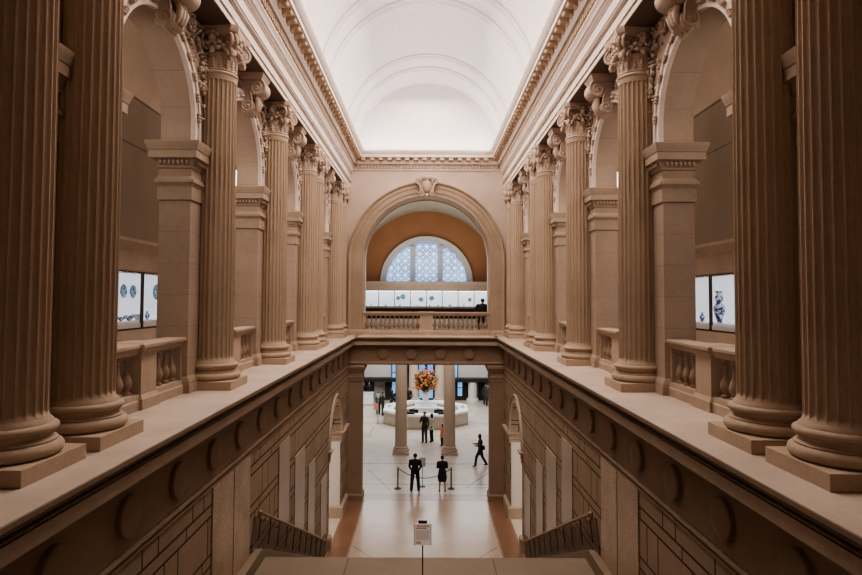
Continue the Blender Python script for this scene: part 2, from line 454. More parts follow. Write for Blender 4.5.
    # ledge with cornice, frieze below, lower wall
    lp = [(3.20,-.37),(3.20,-.012),(3.034,-.012),(3.034,0),(XG,0),(XG,-.37)]
    lg = struct(MB().prism(ring(lp), Y0, YW+3.0).build('floor_ledge_'+side, S['ledge'], smooth=20))
    MB().prism(ring([(3.44,-.36),(3.11,-.345),(3.11,-.20),(3.44,-.20)]), Y0, YE+.02).build('ledge_fascia', S['trim'], lg)
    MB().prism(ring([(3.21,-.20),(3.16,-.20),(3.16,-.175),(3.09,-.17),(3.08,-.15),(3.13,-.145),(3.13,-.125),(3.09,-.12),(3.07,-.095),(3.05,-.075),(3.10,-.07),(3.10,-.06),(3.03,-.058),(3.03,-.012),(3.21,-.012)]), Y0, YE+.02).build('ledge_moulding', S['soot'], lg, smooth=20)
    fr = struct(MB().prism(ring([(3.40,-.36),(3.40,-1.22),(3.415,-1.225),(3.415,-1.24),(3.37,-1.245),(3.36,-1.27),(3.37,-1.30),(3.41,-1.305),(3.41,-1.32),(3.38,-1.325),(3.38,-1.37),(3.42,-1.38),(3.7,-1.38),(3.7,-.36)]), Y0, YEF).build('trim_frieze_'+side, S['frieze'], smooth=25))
    # rusticated lower wall with one arched opening near the end
    lw = MB(); oc, oR, osp = 22.7, 1.45, -3.68
    v = lambda *a: lw.add([(X(p[0]),p[1],p[2]) for p in a], [(0,1,2,3)])
    arch_face(lw, Y0, YEF, ZG, -1.36, X(XF), [oc], oR, osp, osp, flip=(sg > 0))
    arch_soffit(lw, oc, X(XF), X(XF+.75), ZG, oR, osp)
    arch_face(lw, Y0, YEF+1, ZG, -.3, X(XF+.75), [oc], oR, osp, osp, flip=(sg < 0))
    lo = struct(lw.build('wall_lower_'+side, S['rust'], smooth=25))
    jb = MB()
    for a, b in ((YEF-2.05, YEF-.6), (21.05, 21.24)):
        x0, x1 = sorted((X(XF-.01), X(XF+.76)))
        jb.wrap(x0, x1, a+.005, b-.005 if b > 22 else b, [(.09,ZG),(.09,ZG+.42),(.05,ZG+.46),(.0,ZG+.5)])
        jb.wrap(x0, x1, a+.005, b-.005 if b > 22 else b, [(.0,osp-.45),(.03,osp-.44),(.03,osp-.3),(.06,osp-.26),(.04,osp-.24),(.04,osp-.16),(.08,osp-.1),(.13,osp-.06),(.14,osp),(0,osp+.01)])
    x0, x1 = sorted((X(XF+.03), X(XF+.74))); MB().box(x0, x1, YEF-2.085, YEF-2.04, ZG+.45, osp-.4).build('jamb_face', S['hallw'], lo)  # pale overlay, brightness of the lit jamb put into its colour
    jb.build('jamb_mouldings', S['trim'], lo, smooth=30)
    ja = MB(); arc_sweep(ja, [(oR-.005,-.02),(oR-.005,.05),(oR+.08,.05),(oR+.09,.03),(oR+.2,.03),(oR+.22,.07),(oR+.27,.07),(oR+.28,0)], oc, osp, 'y', X(XF), 32)
    ja.build('archivolt', S['trim'], lo, smooth=30)
    # room behind that opening
    rm = MB()
    for a in [((X(XF+4),18,ZG),(X(XF+4),27,ZG),(X(XF+4),27,-1.4),(X(XF+4),18,-1.4))]: rm.add(a, [(0,1,2,3)])
    rm.box(X(XF+.76), X(XF+4.2), 27.0, 27.2, ZG, -1.3); rm.box(X(XF+.76), X(XF+4.2), 17.8, 18.0, ZG, -1.3)
    rm.box(X(XF+.76), X(XF+4.2), 17.8, 27.2, -1.32, -1.2)
    struct(rm.build('wall_passage_'+side, S['hallw']))

    # gallery behind the arcade
    g = MB()
    g.add([(X(XG),Y0,-.02),(X(XG),YW+.5,-.02),(X(XG),YW+.5,7.14),(X(XG),Y0,7.14)], [(0,1,2,3)])
    g.box(X(XB), X(XG+.5), YW+.3, YW+.6, 0, 10)
    g.box(X(XB), X(XG+.5), Y0-.2, Y0, 0, 10)
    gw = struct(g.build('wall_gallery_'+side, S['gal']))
    gv = MB(); n = 12
    pts = [(XG-3.35*(1-cos(pi/2*i/n)), 7.14+2.2*sin(pi/2*i/n)) for i in range(n+1)]
    vv = [(X(a),Y0,b) for a,b in pts]+[(X(a),YW+.5,b) for a,b in pts]
    gv.add(vv, [(i,i+1,n+2+i,n+1+i) for i in range(n)])
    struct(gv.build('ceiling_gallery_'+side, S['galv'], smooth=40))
    t = MB().prism(ring([(XG,7.10),(XG-.02,7.11),(XG-.03,7.14),(XG,7.15)]), Y0, YW+.3).build('gallery_moulding', S['gal'], gw, smooth=30)
    MB().box(X(XG), X(XG-.008), Y0, YW+.3, 5.80, 5.808).build('gallery_joint', S['darkgap'], gw)
    # lit slot window far along the gallery
    wn = struct(MB().box(X(XG-.005), X(XG-.02), 24.35, 26.4, 4.55, 7.0).build('window_gallery_'+side, S['slot']))
    MB().box(X(XG-.0), X(XG-.08), 24.15, 24.33, 4.4, 7.1).box(X(XG-.0), X(XG-.08), 24.15, 26.6, 4.40, 4.54).build('frame', S['trim'], wn)

# vault
def vault():
    R, zc, n = 3.42, 8.37, 48
    step = [(Y0,0),(7.6,0),(7.6,.05),(8.0,.05)]
    segs = []
    mb = MB()
    prof = [(Y0,0),(4.6,0),(4.6,.05),(4.75,.05),(4.75,.10),(7.75,.10),(7.75,.05),(7.9,.05),(7.9,0),
            (18.3,0),(18.3,.06),(19.45,.06),(19.45,.12),(21.25,.12),(21.3,0),(24.2,0),(24.2,.06),(25.4,.06),(25.4,.12),(YW+.02,.12)]
    v = []; m = n+1
    for y, d in prof:
        for i in range(m):
            t = pi*i/n; v.append((-(R-d)*cos(t), y, zc+(R-d)*sin(t)))
    f = [(j*m+i, j*m+i+1, (j+1)*m+i+1, (j+1)*m+i) for j in range(len(prof)-1) for i in range(n)]
    mb.add(v, f)
    ce = struct(mb.build('ceiling', S['white'], smooth=30))
    # panel borders low on each side (raised strip following the vault foot)
    b = MB()
    for y0, y1 in ((8.05,18.15),(21.45,24.05)):
        for sg in (-1,1):
            for t0, t1, d in ((0,19,.035),):
                k = 6; vv = []
                for i in range(k+1):
                    t = radians(t0+(t1-t0)*i/k)
                    for y in (y0,y1): vv.append((sg*(R-d)*cos(t), y, zc+(R-d)*sin(t)))
                t = radians(t1)
                for y in (y0,y1): vv.append((sg*(R)*cos(t), y, zc+R*sin(t)))
                b.add(vv, [(2*i,2*i+1,2*i+3,2*i+2) for i in range(k+1)])
    b.build('panel_border', S['white'], ce, smooth=30)
    # moulding lines on the ribs
    r = MB()
    for y, d in ((18.45,.06),(19.6,.12),(24.35,.06),(25.55,.12)):
        for yy in (y, y+.12):
            arc_sweep(r, [(R-d-.0, -.02),(R-d-.022,-.01),(R-d-.022,.02),(R-d,.03)], 0, zc, 'x', yy, 48)
    r.build('rib_moulding', S['white'], ce, smooth=30)
vault()

# end wall (upper) with the great arch
ER, EZC = 2.93, 3.47
def end_wall():
    mb = MB(); n = 48; XO = 3.7
    def q(xa, xb, za, za2, zb, y): mb.add([(xa,y,za),(xb,y,za2),(xb,y,zb),(xa,y,zb)], [(0,1,2,3)])
    for y in (YW, YW+1.10):
        q(-XB, -ER, 0, 0, 8.4, y); q(ER, XB, 0, 0, 8.4, y)
        pts = [(-ER*cos(pi*i/n), EZC+ER*sin(pi*i/n)) for i in range(n+1)]
        for (a,b),(c,d) in zip(pts, pts[1:]): q(a, c, b, d, 8.4, y)
    pts = [(-ER,0)]+pts+[(ER,0)]; m = len(pts)
    mb.add([(a,YW,b) for a,b in pts]+[(a,YW+1.10,b) for a,b in pts], [(i,i+1,m+i+1,m+i) for i in range(m-1)])
    w = struct(mb.build('wall_end', S['endw'], smooth=25))
    # tympanum
    t = MB(); R=3.45; zc=8.37
    t.add([(0,YW,zc)]+[(-R*cos(pi*i/n),YW,zc+R*sin(pi*i/n)) for i in range(n+1)], [(0,i+1,i+2) for i in range(n)])
    t.build('tympanum', S['white'], w)
    # broad archivolt running down as pilaster strips
    a = MB()
    prof = [(ER-.004,-.05),(ER-.004,.06),(ER+.16,.06),(ER+.165,.09),(ER+.38,.09),(ER+.39,.12),(ER+.52,.12),(ER+.56,.17),(ER+.61,.20),(ER+.65,.19),(ER+.66,.14),(ER+.67,0)]
    arc_sweep(a, prof, 0, EZC, 'x', YW, 64, ext=.22)
    a.build('archivolt', S['archs'], w, smooth=25)
    pb = MB()
    for sg in (-1,1):
        x0, x1 = sorted((sg*(ER), sg*(ER+.67)))
        pb.wrap(x0+.02, x1-.0, YW-.14, YW+1.0, [(.06,0),(.06,.17),(.03,.20),(.02,.24),(0,.25)])
    pb.build('pier_base', S['trim'], w, smooth=30)
    # thin inner moulding at the back of the arch
    b = MB(); arc_sweep(b, [(ER-.0,-.98),(ER-.045,-1.0),(ER-.045,-1.10),(ER-.0,-1.10)], 0, EZC, 'x', YW, 64, ext=.0)
    b.build('inner_bead', S['white'], w, smooth=30)
    # cornice of the end wall
    c = MB()
    P = [(YW+.02,7.56),(YW-.06,7.58),(YW-.08,7.64),(YW-.02,7.66),(YW-.02,7.84),(YW-.16,7.85),(YW-.20,7.94),(YW-.20,8.10),(YW-.46,8.11),(YW-.46,8.22),(YW-.50,8.26),(YW-.56,8.34),(YW-.58,8.40),(YW-.5,8.41),(YW+.02,8.41)]
    c.prism(P, -3.5, 3.5, axis='x')
    c = c.build('cornice', S['entab'], w, smooth=20)
    d = MB(); x = -3.4
    while x < 3.38: d.box(x, x+.085, YW-.11, YW, 7.665, 7.835); x += .15
    d.build('dentil_course', S['bed'], w)
    mm = MB(); x = -3.0
    while x < 2.95: mm.box(x, x+.19, YW-.43, YW-.19, 7.97, 8.105); x += .40
    mm.build('modillion_course', S['bed'], w, bevel=.02)
    # ledge and frieze running across under the arch
    L = [(YE+.2,-.37),(YE+.2,-.012),(YE+.004,-.012),(YE+.004,0),(YW+3.4,0),(YW+3.4,-.37)]
    l = struct(MB().prism(L, -3.15, 3.15, axis='x').build('floor_ledge_end', S['ledge'], smooth=20))
    MB().prism([(YE+.4,-.36),(YE+.08,-.345),(YE+.08,-.20),(YE+.4,-.20)], -3.12, 3.12, axis='x').build('ledge_fascia', S['trim'], l)
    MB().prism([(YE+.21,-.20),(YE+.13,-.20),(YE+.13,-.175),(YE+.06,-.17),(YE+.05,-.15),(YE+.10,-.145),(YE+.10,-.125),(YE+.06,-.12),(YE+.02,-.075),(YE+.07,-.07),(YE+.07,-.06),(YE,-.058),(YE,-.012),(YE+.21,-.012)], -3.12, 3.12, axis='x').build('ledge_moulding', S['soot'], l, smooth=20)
    F = [(YEF,-.36),(YEF,-1.08),(YEF-.03,-1.10),(YEF-.06,-1.14),(YEF-.06,-1.19),(YEF,-1.23),(YEF+.65,-1.23),(YEF+.65,-.36)]
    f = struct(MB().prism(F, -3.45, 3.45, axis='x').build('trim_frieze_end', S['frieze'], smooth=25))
    # lower end wall: two jamb piers
    j = MB(); k = MB()
    for sg in (-1,1):
        x0, x1 = sorted((sg*2.80, sg*4.2))
        j.box(x0, x1, YEF, YEF+.66, ZG, -1.2)
        k.wrap(x0, x1, YEF+.0, YEF+.66, [(0,-1.95),(.03,-1.94),(.03,-1.80),(.05,-1.76),(.03,-1.73),(.03,-1.60),(.06,-1.56),(.08,-1.50),(.12,-1.42),(.14,-1.38),(.14,-1.30),(.10,-1.235)])
        k.wrap(x0, x1, YEF, YEF+.66, [(.06,ZG),(.06,ZG+.22),(.03,ZG+.26),(.0,ZG+.3)])
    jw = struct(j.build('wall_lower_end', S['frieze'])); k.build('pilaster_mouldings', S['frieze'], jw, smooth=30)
end_wall()

# rear wall behind the viewer, closing the hall
bk = MB().box(-XG, XG, Y0-.4, Y0-.2, ZG, 12).build('wall_back', S['endw']); struct(bk)

# ------------------------------------------------------------------ stairs, landing, curbs
st = MB(); n = 21; ns = 21
st.box(-XF, XF, Y0, 0.25, -.37, 0)
for i in range(ns):       # upper flight, under and in front of the viewer
    z = -3.63*(i+1)/22; y = .25+.36*i
    st.box(-XF, XF, y, y+.37, z-.4, z)
    st.box(-XF, XF, y+.33, y+.385, z-.03, z+.001)
struct(st.build('floor_upper_stair', S['stair'], bevel=.006))
ld = MB(); ld.box(-XF, XF, .25+.36*21, 12.2, ZL-.4, ZL)
ld.box(-XF, XF, 12.16, 12.235, ZL-.035, ZL+.002)
land = struct(ld.build('floor_landing', S['stair'], bevel=.008))
for k, x in enumerate((-1.55, 1.35)): MB().box(x, x+.012, 8.0, 12.2, ZL+.0005, ZL+.003).build('slab_joint', S['darkgap'], land)
s2 = MB()
for i in range(n):
    z = ZL-(ZL-ZG)*(i+1)/22; y = 12.2+.357*i
    if i < n: s2.box(-XF, XF, y, y+.37, z-.6, z); s2.box(-XF, XF, y+.32, y+.378, z-.03, z+.001)
struct(s2.build('floor_lower_stair', S['stair'], bevel=.006))
for side, sg in SIDES.items():
    X = lambda v: sg*v
    # curb: level along the landing then sloping beside the flight
    y1 = 12.0; sl = .455
    P = [(7.6,ZL-.3),(7.6,ZL+.26),(y1,ZL+.26),(20.1,ZL+.26-sl*8.1),(20.1,ZG)]
    cb = MB(); xs = sorted((X(XF-.0), X(XF-.17)))
    cb.prism(P, xs[0], xs[1], axis='x')
    struct(cb.build('trim_curb_'+side, S['stair'], bevel=.01))
    # darker panel on the wall under the handrail
    D = [(11.75,ZL+.28),(11.98,ZL+.90),(20.15,ZL+.90-sl*8.15),(20.1,ZL+.26-sl*8.1),(12.0,ZL+.26)]
    xs = sorted((X(XF-.012), X(XF-.028)))
    dd = struct(MB().prism(D, xs[0], xs[1], axis='x').build('trim_dado_'+side, S['dado']))

# ------------------------------------------------------------------ ground floor
fl = MB().box(-22, 22, 19.69, 58, ZG-.3, ZG).build('floor', S['floor']); struct(fl)
b = MB()
for sg in (-1,1):
    x0, x1 = sorted((sg*2.68, sg*3.35)); b.box(x0, x1, 19.72, 26.3, ZG, ZG+.003)
b.build('inlay_border', S['inlay'], fl)
MB().box(-2.62, 2.62, 19.70, 26.25, ZG, ZG+.002).build('marble_field', S['floor2'], fl)  # darker plate, weaker light on the near floor put into its colour
b = MB()
for sg in (-1,1):
    x0, x1 = sorted((sg*2.62, sg*2.68)); b.box(x0, x1, 19.72, 26.3, ZG+.0005, ZG+.004)
    x0, x1 = sorted((sg*3.35, sg*3.40)); b.box(x0, x1, 19.72, 26.3, ZG+.0005, ZG+.004)
b.box(-2.8, 2.8, 26.25, 26.32, ZG, ZG+.0025); b.box(-2.8, 2.8, 27.0, 27.06, ZG, ZG+.0025)
def strip(p, q, w=.05):
    p, q = Vector((*p,0)), Vector((*q,0)); d = (q-p).normalized(); s_ = Vector((-d.y,d.x,0))*w/2
    v = [p-s_, q-s_, q+s_, p+s_]; z = ZG+.0035
    b.add([(a.x,a.y,z) for a in v], [(0,1,2,3)])
strip((-2.56,21.4),(-1.5,20.1)); strip((2.56,21.4),(1.5,20.1)); strip((-1.6,27.6),(-3.0,31)); strip((1.9,28),(3.2,30.5)); strip((1.9,28),(3.2,28)); strip((-4,28.5),(4,28.5),.08); strip((-6,32),(6,32),.08)
strip((-7,36.5),(-3.6,38.5)); strip((-3.6,38.5),(-3.6,41)); strip((3.6,38.5),(7,36.5))
b.build('inlay_lines', S['inlayd'], fl)
b = MB().box(-2.8, 2.8, 26.32, 27.0, ZG, ZG+.003).build('inlay_threshold', plain('threshold_marble', (.42,.33,.28), .25), fl)

# ------------------------------------------------------------------ great hall beyond
HB = 52.0
h = MB()
h.box(-22, -21.8, YEF+.66, HB, ZG, 12); h.box(21.8, 22, YEF+.66, HB, ZG, 12)
h.box(-22, -4.2, YEF+.3, YEF+.66, ZG, 0); h.box(4.2, 22, YEF+.3, YEF+.66, ZG, 0)
h.box(-22, -XB, YW+.6, YW+.75, 0, 12); h.box(XB, 22, YW+.6, YW+.75, 0, 12)
struct(h.build('wall_great_hall_sides', S['hallw']))
# back wall, lower storey: piers with pale upper panels and dark header
bw = MB()
bw.box(-22, -1.75, HB, HB+.4, -5.15, 0); bw.box(1.75, 22, HB, HB+.4, -5.15, 0); bw.box(-1.75, 1.75, HB, HB+.4, -2.6, 0)
bw.box(-22, 22, HB+.9, HB+1.1, ZG, -2)
for x in (-15,-11,11,15): bw.box(x-.6, x+.6, HB-.05, HB+.4, ZG, -5.1)
lb = struct(bw.build('wall_great_hall_back', S['hallw']))
MB().box(-14, -1.95, HB-.95, HB, -5.42, -5.12).box(1.95, 14, HB-.95, HB, -5.42, -5.12).build('dark_header', S['blackm'], lb)
dr = MB()
for x0, x1 in ((-3.55,-2.62),(2.45,3.75),(4.6,5.1),(-5.45,-5.2),(-5.02,-4.55),(5.5,6.5)): dr.box(x0, x1, HB-.02, HB+.8, ZG, -5.4)
dr.build('dark_opening', S['darkgap'], lb)
MB().box(-14,-1.9,HB+.7,HB+.85,ZG,-5.1).box(1.9,14,HB+.7,HB+.85,ZG,-5.1).build('pale_lobby_wall', S['hallw'], lb)
# far balcony floor + case wall + orange wall
bf = MB().box(-22, 22, 49.9, HB, -.6, 0); struct(bf.build('floor_far_balcony', S['hallw']))
near = MB().box(-22, 22, YW+3.4, YW+3.5, -.5, 0); struct(near.build('trim_balcony_edge', S['hallw']))
def far_wall():
    mb = MB(); n = 48; R = 6.28; zc = 3.05; y = HB-.2
    mb.add([(0,y,zc)]+[(-R*cos(pi*i/n),y,zc+R*sin(pi*i/n)) for i in range(n+1)], [(0,i+1,i+2) for i in range(n)])
    mb.box(-R, R, y-.02, y+.05, 0, zc)
    w = struct(mb.build('wall_far_lunette', S['orange']))
    # pale vault soffit in front of it
    v = MB(); pts = [(-R*cos(pi*i/n), zc+R*sin(pi*i/n)) for i in range(n+1)]
    v.add([(a,HB-.2,b) for a,b in pts]+[(a,YW+4.6,b) for a,b in pts], [(i,i+1,n+2+i,n+1+i) for i in range(n)])
    S['vaultg'] = stone('pale_green_grey_vault', (.38,.345,.28), dark=.8, rough=.8, bump=.2, scale=.8)
    struct(v.build('ceiling_great_hall', S['vaultg'], smooth=40))
    sidew = MB()
    for sg in (-1,1): sidew.box(*sorted((sg*R, sg*(R+.3))), YW+4.6, HB, 2.0, zc+.02)
    struct(sidew.build('wall_great_hall_upper', S['hallw']))
    # arched band at the near end of the vault
    e = MB()
    arc_sweep(e, [(R,0),(R-.12,0),(R-.12,-.5),(R,-.5)], 0, zc, 'x', YW+4.6, 48); struct(e.build('trim_vault_band', S['white'], smooth=30))
far_wall()

# lunette window
def lunette():
    zc = 3.12; y = HB-.28; root = struct(empty('window_lunette', (0,y,zc)))
    Ro, Ri = 4.04, 3.50; n = 48
    f = MB(); arc_sweep(f, [(Ri,.0),(Ri,-.05),(Ri+.08,.10),(Ri+.30,.10),(Ri+.34,.16),(Ro-.04,.18),(Ro,.12),(Ro,-.05)], 0, 0, 'x', 0, n)
    f.box(-Ro, Ro, -.18, .06, -.16, 0)
    f.build('surround', S['white'], root, smooth=25)
    m = MB()
    for x in (-1.20, 1.20):
        m.wrap(x-.19, x+.19, -.10, .04, [(.06,0),(.06,.14),(0,.18),(0,2.72),(.04,2.75),(.02,2.82),(.08,2.95),(.10,3.02),(.10,3.12),(0,3.14)])
        m.wrap(x-.19, x+.19, -.08, .04, [(0,3.1),(0,3.26)])
    m.build('mullion', S['white'], root, smooth=25)
    g = MB(); g.add([(0,.07,0)]+[(-Ri*cos(pi*i/n),.07,Ri*sin(pi*i/n)) for i in range(n+1)], [(0,i+1,i+2) for i in range(n)])
    g.build('pane', S['day'], root)
    # pierced lattice: star pattern of crossing bars clipped to the openings
    lt = MB(); w = .036
    def inside(x, z):
        if z < .03: return False
        if abs(x) < .98: return x*x+z*z < (Ri-.08)**2 and z < 3.30
        return abs(x) > 1.42 and x*x+z*z < (Ri-.06)**2
    def bar(p, q, w=.030):
        p = Vector((p[0],0,p[1])); q = Vector((q[0],0,q[1])); k = 6
        for i in range(k):
            a = p.lerp(q, i/k); b_ = p.lerp(q, (i+1)/k); mid = (a+b_)/2
            if not inside(mid.x, mid.z): continue
            d = (b_-a).normalized(); s_ = Vector((-d.z,0,d.x))*w
            vs = [a-s_, b_-s_, b_+s_, a+s_]
            lt.add([(t.x,0,t.z) for t in vs]+[(t.x,.06,t.z) for t in vs], [(0,1,2,3),(0,4,5,1),(3,2,6,7),(1,5,6,2),(0,3,7,4)])
    cc = .62
    for i in range(-6,6):
        for j in range(0,6):
            x, z = i*cc+.31-.31, j*cc
            bar((x,z),(x+cc,z)); bar((x,z),(x,z+cc)); bar((x,z),(x+cc,z+cc)); bar((x+cc,z),(x,z+cc))
    lt.build('lattice', S['lattice'], root)
lunette()

# far display cases (row of eight)
fc = empty('display_case_wall', (0,50.4,0)); struct(fc)
MB().wrap(-9.5, 9.5, -.02, 1.25, [(.0,2.36),(.02,2.40),(.02,2.86),(.06,2.90),(.12,2.98),(.15,3.06),(.15,3.14),(0,3.15)]).build('upper_moulding', S['wall'], fc, smooth=25)
MB().box(-9.5, 9.5, -.05, 1.2, 0, .90).build('base_cabinet', S['darkgap'], fc); MB().box(-9.5, 9.5, -.12, .1, .88, 1.0).build('sill_rail', S['trim'], fc)
MW = 1.345
made = None
for k in range(-5, 5):
    x0 = k*MW
    if made is None:
        c = empty('display_case', (x0, 50.4, 0))
        fm = MB().box(0,.035,-.02,.05,1.0,2.38).box(MW-.035,MW,-.02,.05,1.0,2.38).box(0,MW,-.02,.05,2.33,2.38).box(0,MW,-.02,.05,1.0,1.04).build('frame', S['steel'], c)
        MB().box(.0,MW,.58,.60,1.0,2.38).build('back_panel', S['casefar'], c)
        MB().box(.035,MW-.035,.0,.008,1.04,2.33).build('glass_pane', S['glass'], c)
        MB().box(.05,MW-.05,.06,.10,2.31,2.325).build('lamp_strip', S['strip'], c)
        MB().box(.0,MW,.05,.58,1.0,1.05).build('case_floor', S['caseshelf'], c)
        made = snap(c); cc = c
    else: cc = dup(made, loc=(x0,50.4,0))
    w = 'left' if k < 0 else 'right'; j = (-k-1) if k < 0 else k
    tag(cc, 'lit white glass display case under the lunette window, %s to the %s of the middle' % (ORD[j], w), 'display case', 'lit display cases across the far balcony')

def lathe_obj(name, prof, mat, loc, label, cat, group, seg=20, rot=None):
    o = MB().lathe(prof, seg=seg).build(name, mat, None, smooth=50); o.location = loc
    if rot: o.rotation_euler = rot
    return tag(o, label, cat, group)
PL = [(.0,.0),(.06,.0),(.07,.008),(.12,.02),(.15,.03),(.148,.036),(.12,.028),(.06,.014),(.0,.012)]
VA = [(.05,0),(.06,.01),(.055,.03),(.09,.10),(.12,.18),(.11,.25),(.05,.31),(.045,.36),(.07,.40),(.065,.41),(.04,.37),(.0,.36)]
BO = [(.04,0),(.045,.02),(.09,.06),(.12,.12),(.115,.125),(.085,.07),(.0,.03)]
def scale(p, k): return [(a*k,b*k) for a,b in p]
far = [(-3.45,'small white bowl','b',.7),(-2.4,'blue plate','p',1.0),(-2.0,'tall blue plate','p',1.3),(-2.25,'small bowl','b',.7),(-1.05,'small white cup','v',.4),(-.75,'small white jar','v',.45),(-.45,'round blue plate','p',1.1),
       (.45,'white plate','p',1.2),(.3,'small grey bowl','b',.6),(1.0,'small blue dish','b',.6),(2.0,'deep blue bowl','b',.9),(3.2,'small red figure','v',.5),(3.7,'pale plate','p',.9),(-4.7,'little grey cup','v',.45)]
for i, (x, nm, kd, k) in enumerate(far):
    if kd == 'p': lathe_obj('porcelain_plate', scale(PL,k*1.2), S['plate'], (x,50.75,1.62+.12*(i%3)), nm+' mounted upright in the far row of cases', 'plate', None, rot=(pi/2,0,0)); MB
    elif kd == 'v': lathe_obj('porcelain_vase', scale(VA,k), S['vase'] if 'white' in nm else S['porc'], (x,50.7,1.054), nm+' standing in the far row of cases', 'vase', None)
    else: lathe_obj('porcelain_bowl', scale(BO,k*1.3), S['porc'], (x,50.75,1.054), nm+' on the floor of the far row of cases', 'bowl', None)

# ------------------------------------------------------------------ fluted column (prototype, then copies)
def column_proto():
    root = empty('fluted_column', (0,0,0))
    MB().box(-.49,.49,-.49,.49,0,.155).build('plinth', S['col'], root, bevel=.006)
    def tor(z, r, h, n=8): return [(r-h/2+h/2*cos(t), z+h/2+h/2*sin(t)) for t in [(-pi/2+pi*i/n) for i in range(n+1)]]
    P = tor(.155,.485,.13)+[(.43,.292),(.43,.30),(.395,.315),(.385,.335),(.395,.355),(.418,.365),(.418,.375)]+tor(.375,.44,.075)+[(.39,.455),(.385,.475),(.36,.50),(.345,.53)]
    MB().lathe(P, seg=72).build('attic_base', S['col'], root, smooth=35)
    # shaft
    nf, per = 24, 8
    z0, z1 = .50, 5.80; lv = [0,.015,.03,.045,.06,.09,.14,.3,.45,.6,.75,.9,.955,.97,.98,.99,1]
    lv = [0, .03, .05, .065, .08, .10, .12, .5, 1.2, 2.0, 2.8, 3.6, 4.4, 5.0, 5.12, 5.14, 5.16, 5.175, 5.19, 5.2, 5.3]
    H = z1-z0; v = []
    for t in lv:
        z = z0+t; u = t/H
        r = .347 if u < .3 else .347-.023*((u-.3)/.7)**1.4
        e0 = min(1, max(0, (t-.04)/.08)); e1 = min(1, max(0, (5.2-t)/.08)); dep = sqrt(max(0,1-(1-min(e0,e1))**2))
        dep = dep*.036
        if t < .03: r += .012*(1-t/.03)
        if t > 5.2: r += .01
        for k in range(nf):
            for j in range(per):
                a = 2*pi*(k+j/per)/nf
                if j in (0,1): d = 0
                else:
                    s_ = (j-1)/(per-1)*2-1+.0; s_ = max(-1,min(1,(j-4.5)/3.5)); d = dep*sqrt(max(0,1-s_*s_))
                v.append(((r-d)*cos(a), (r-d)*sin(a), z))
    m = nf*per
    f = [(j*m+i, j*m+(i+1)%m, (j+1)*m+(i+1)%m, (j+1)*m+i) for j in range(len(lv)-1) for i in range(m)]
    MB().add(v, f).build('shaft', S['col'], root, smooth=28)
    # neck rings, leafed necking, bell
    Q = [(.322,5.80),(.335,5.80),(.35,5.815),(.355,5.83),(.35,5.845),(.335,5.86),(.325,5.865),(.335,5.87),(.345,5.885),(.335,5.90),(.312,5.905),(.305,5.95),(.31,6.08),(.325,6.16),(.34,6.18),(.345,6.20),(.33,6.22),(.30,6.23),(.30,6.30),(.33,6.42),(.36,6.48),(.33,6.5)]
    nk = MB().lathe(Q, seg=56); nk.build('necking', S['carve'], root, smooth=35)
    lf = MB()
    for k in range(16):
        a = 2*pi*k/16; c, s_ = cos(a), sin(a)
        for dz, w, out in ((0,.040,.0),(.05,.045,.008),(.10,.036,.014),(.14,.02,.02)):
            rr = .312+out; lf.ball((rr*c, rr*s_, 5.94+dz), (w*.45, w*.95, .035), 7, 5, Matrix.Rotation(a,3,'Z'))
        a += pi/16; c, s_ = cos(a), sin(a)
        lf.ball((.33*c,.33*s_,6.13), (.018,.03,.035), 6, 4, Matrix.Rotation(a,3,'Z'))
    lf.build('necking_leaves', S['carve'], root, smooth=60)
    # corner volutes
    def volute():
        m = MB(); 
        # spiral ribbon in a vertical plane through the diagonal (local x = outward)
        for sy in (-.05, .05):
            pts = []; 
            for i in range(34):
                t = i/33; a = radians(110)-t*radians(640); r = .135*(1-t)**.8+.015
                pts.append((.47+r*cos(a), sy, 6.37+r*sin(a)))
            m.tube(pts, [.032*(1-.5*i/33) for i in range(34)], 7)
            m.tube([(.22,sy*.6,6.30),(.26,sy*.8,6.40),(.34,sy,6.49),(.42,sy,6.50),(.46,sy,6.5)], .03, 7)
        m.tube([(.47,-.06,6.37),(.47,.06,6.37)], .085, 12); m.ball((.47,0,6.37), (.05,.10,.05), 10, 6)
        # acanthus leaf drooping beneath
        pts = [(.30,0,6.20),(.36,0,6.25),(.42,0,6.26),(.48,0,6.22),(.51,0,6.16),(.50,0,6.11)]
        m.tube(pts, [.05,.06,.065,.06,.045,.025], 8)
        for dy in (-.06,.06):
            m.tube([(.30,dy*.6,6.16),(.37,dy,6.22),(.43,dy*1.2,6.22),(.47,dy*1.2,6.17),(.47,dy*1.1,6.12)], [.035,.045,.045,.035,.02], 7)
        return m
    vm = volute().mesh('volute', S['carve'], 50)
    for k in range(4):
        o = bpy.data.objects.new('volute', vm); COL.objects.link(o); o.parent = root; o.rotation_euler = (0,0,pi/4+k*pi/2)
    # face ornaments: a mask like boss with garland between the volutes
    fm = MB()
    for k in range(4):
        R = Matrix.Rotation(k*pi/2, 3, 'Z')
        def bl(p, r): fm.ball(R @ Vector(p), r, 8, 6, R)
        bl((.40,0,6.42), (.07,.075,.085)); bl((.47,0,6.44), (.03,.035,.04)); bl((.40,0,6.53), (.08,.09,.05))
        for dy in (-1,1):
            bl((.36,dy*.12,6.36), (.06,.06,.05)); bl((.345,dy*.20,6.30), (.05,.055,.05)); bl((.40,dy*.085,6.50), (.05,.045,.045))
            bl((.37,dy*.10,6.26), (.06,.06,.04)); bl((.41,dy*.05,6.33), (.04,.04,.05))
        bl((.38,0,6.24), (.07,.06,.05)); bl((.42,0,6.18), (.04,.05,.035))
    fm.build('carved_boss', S['carve'], root, smooth=60)
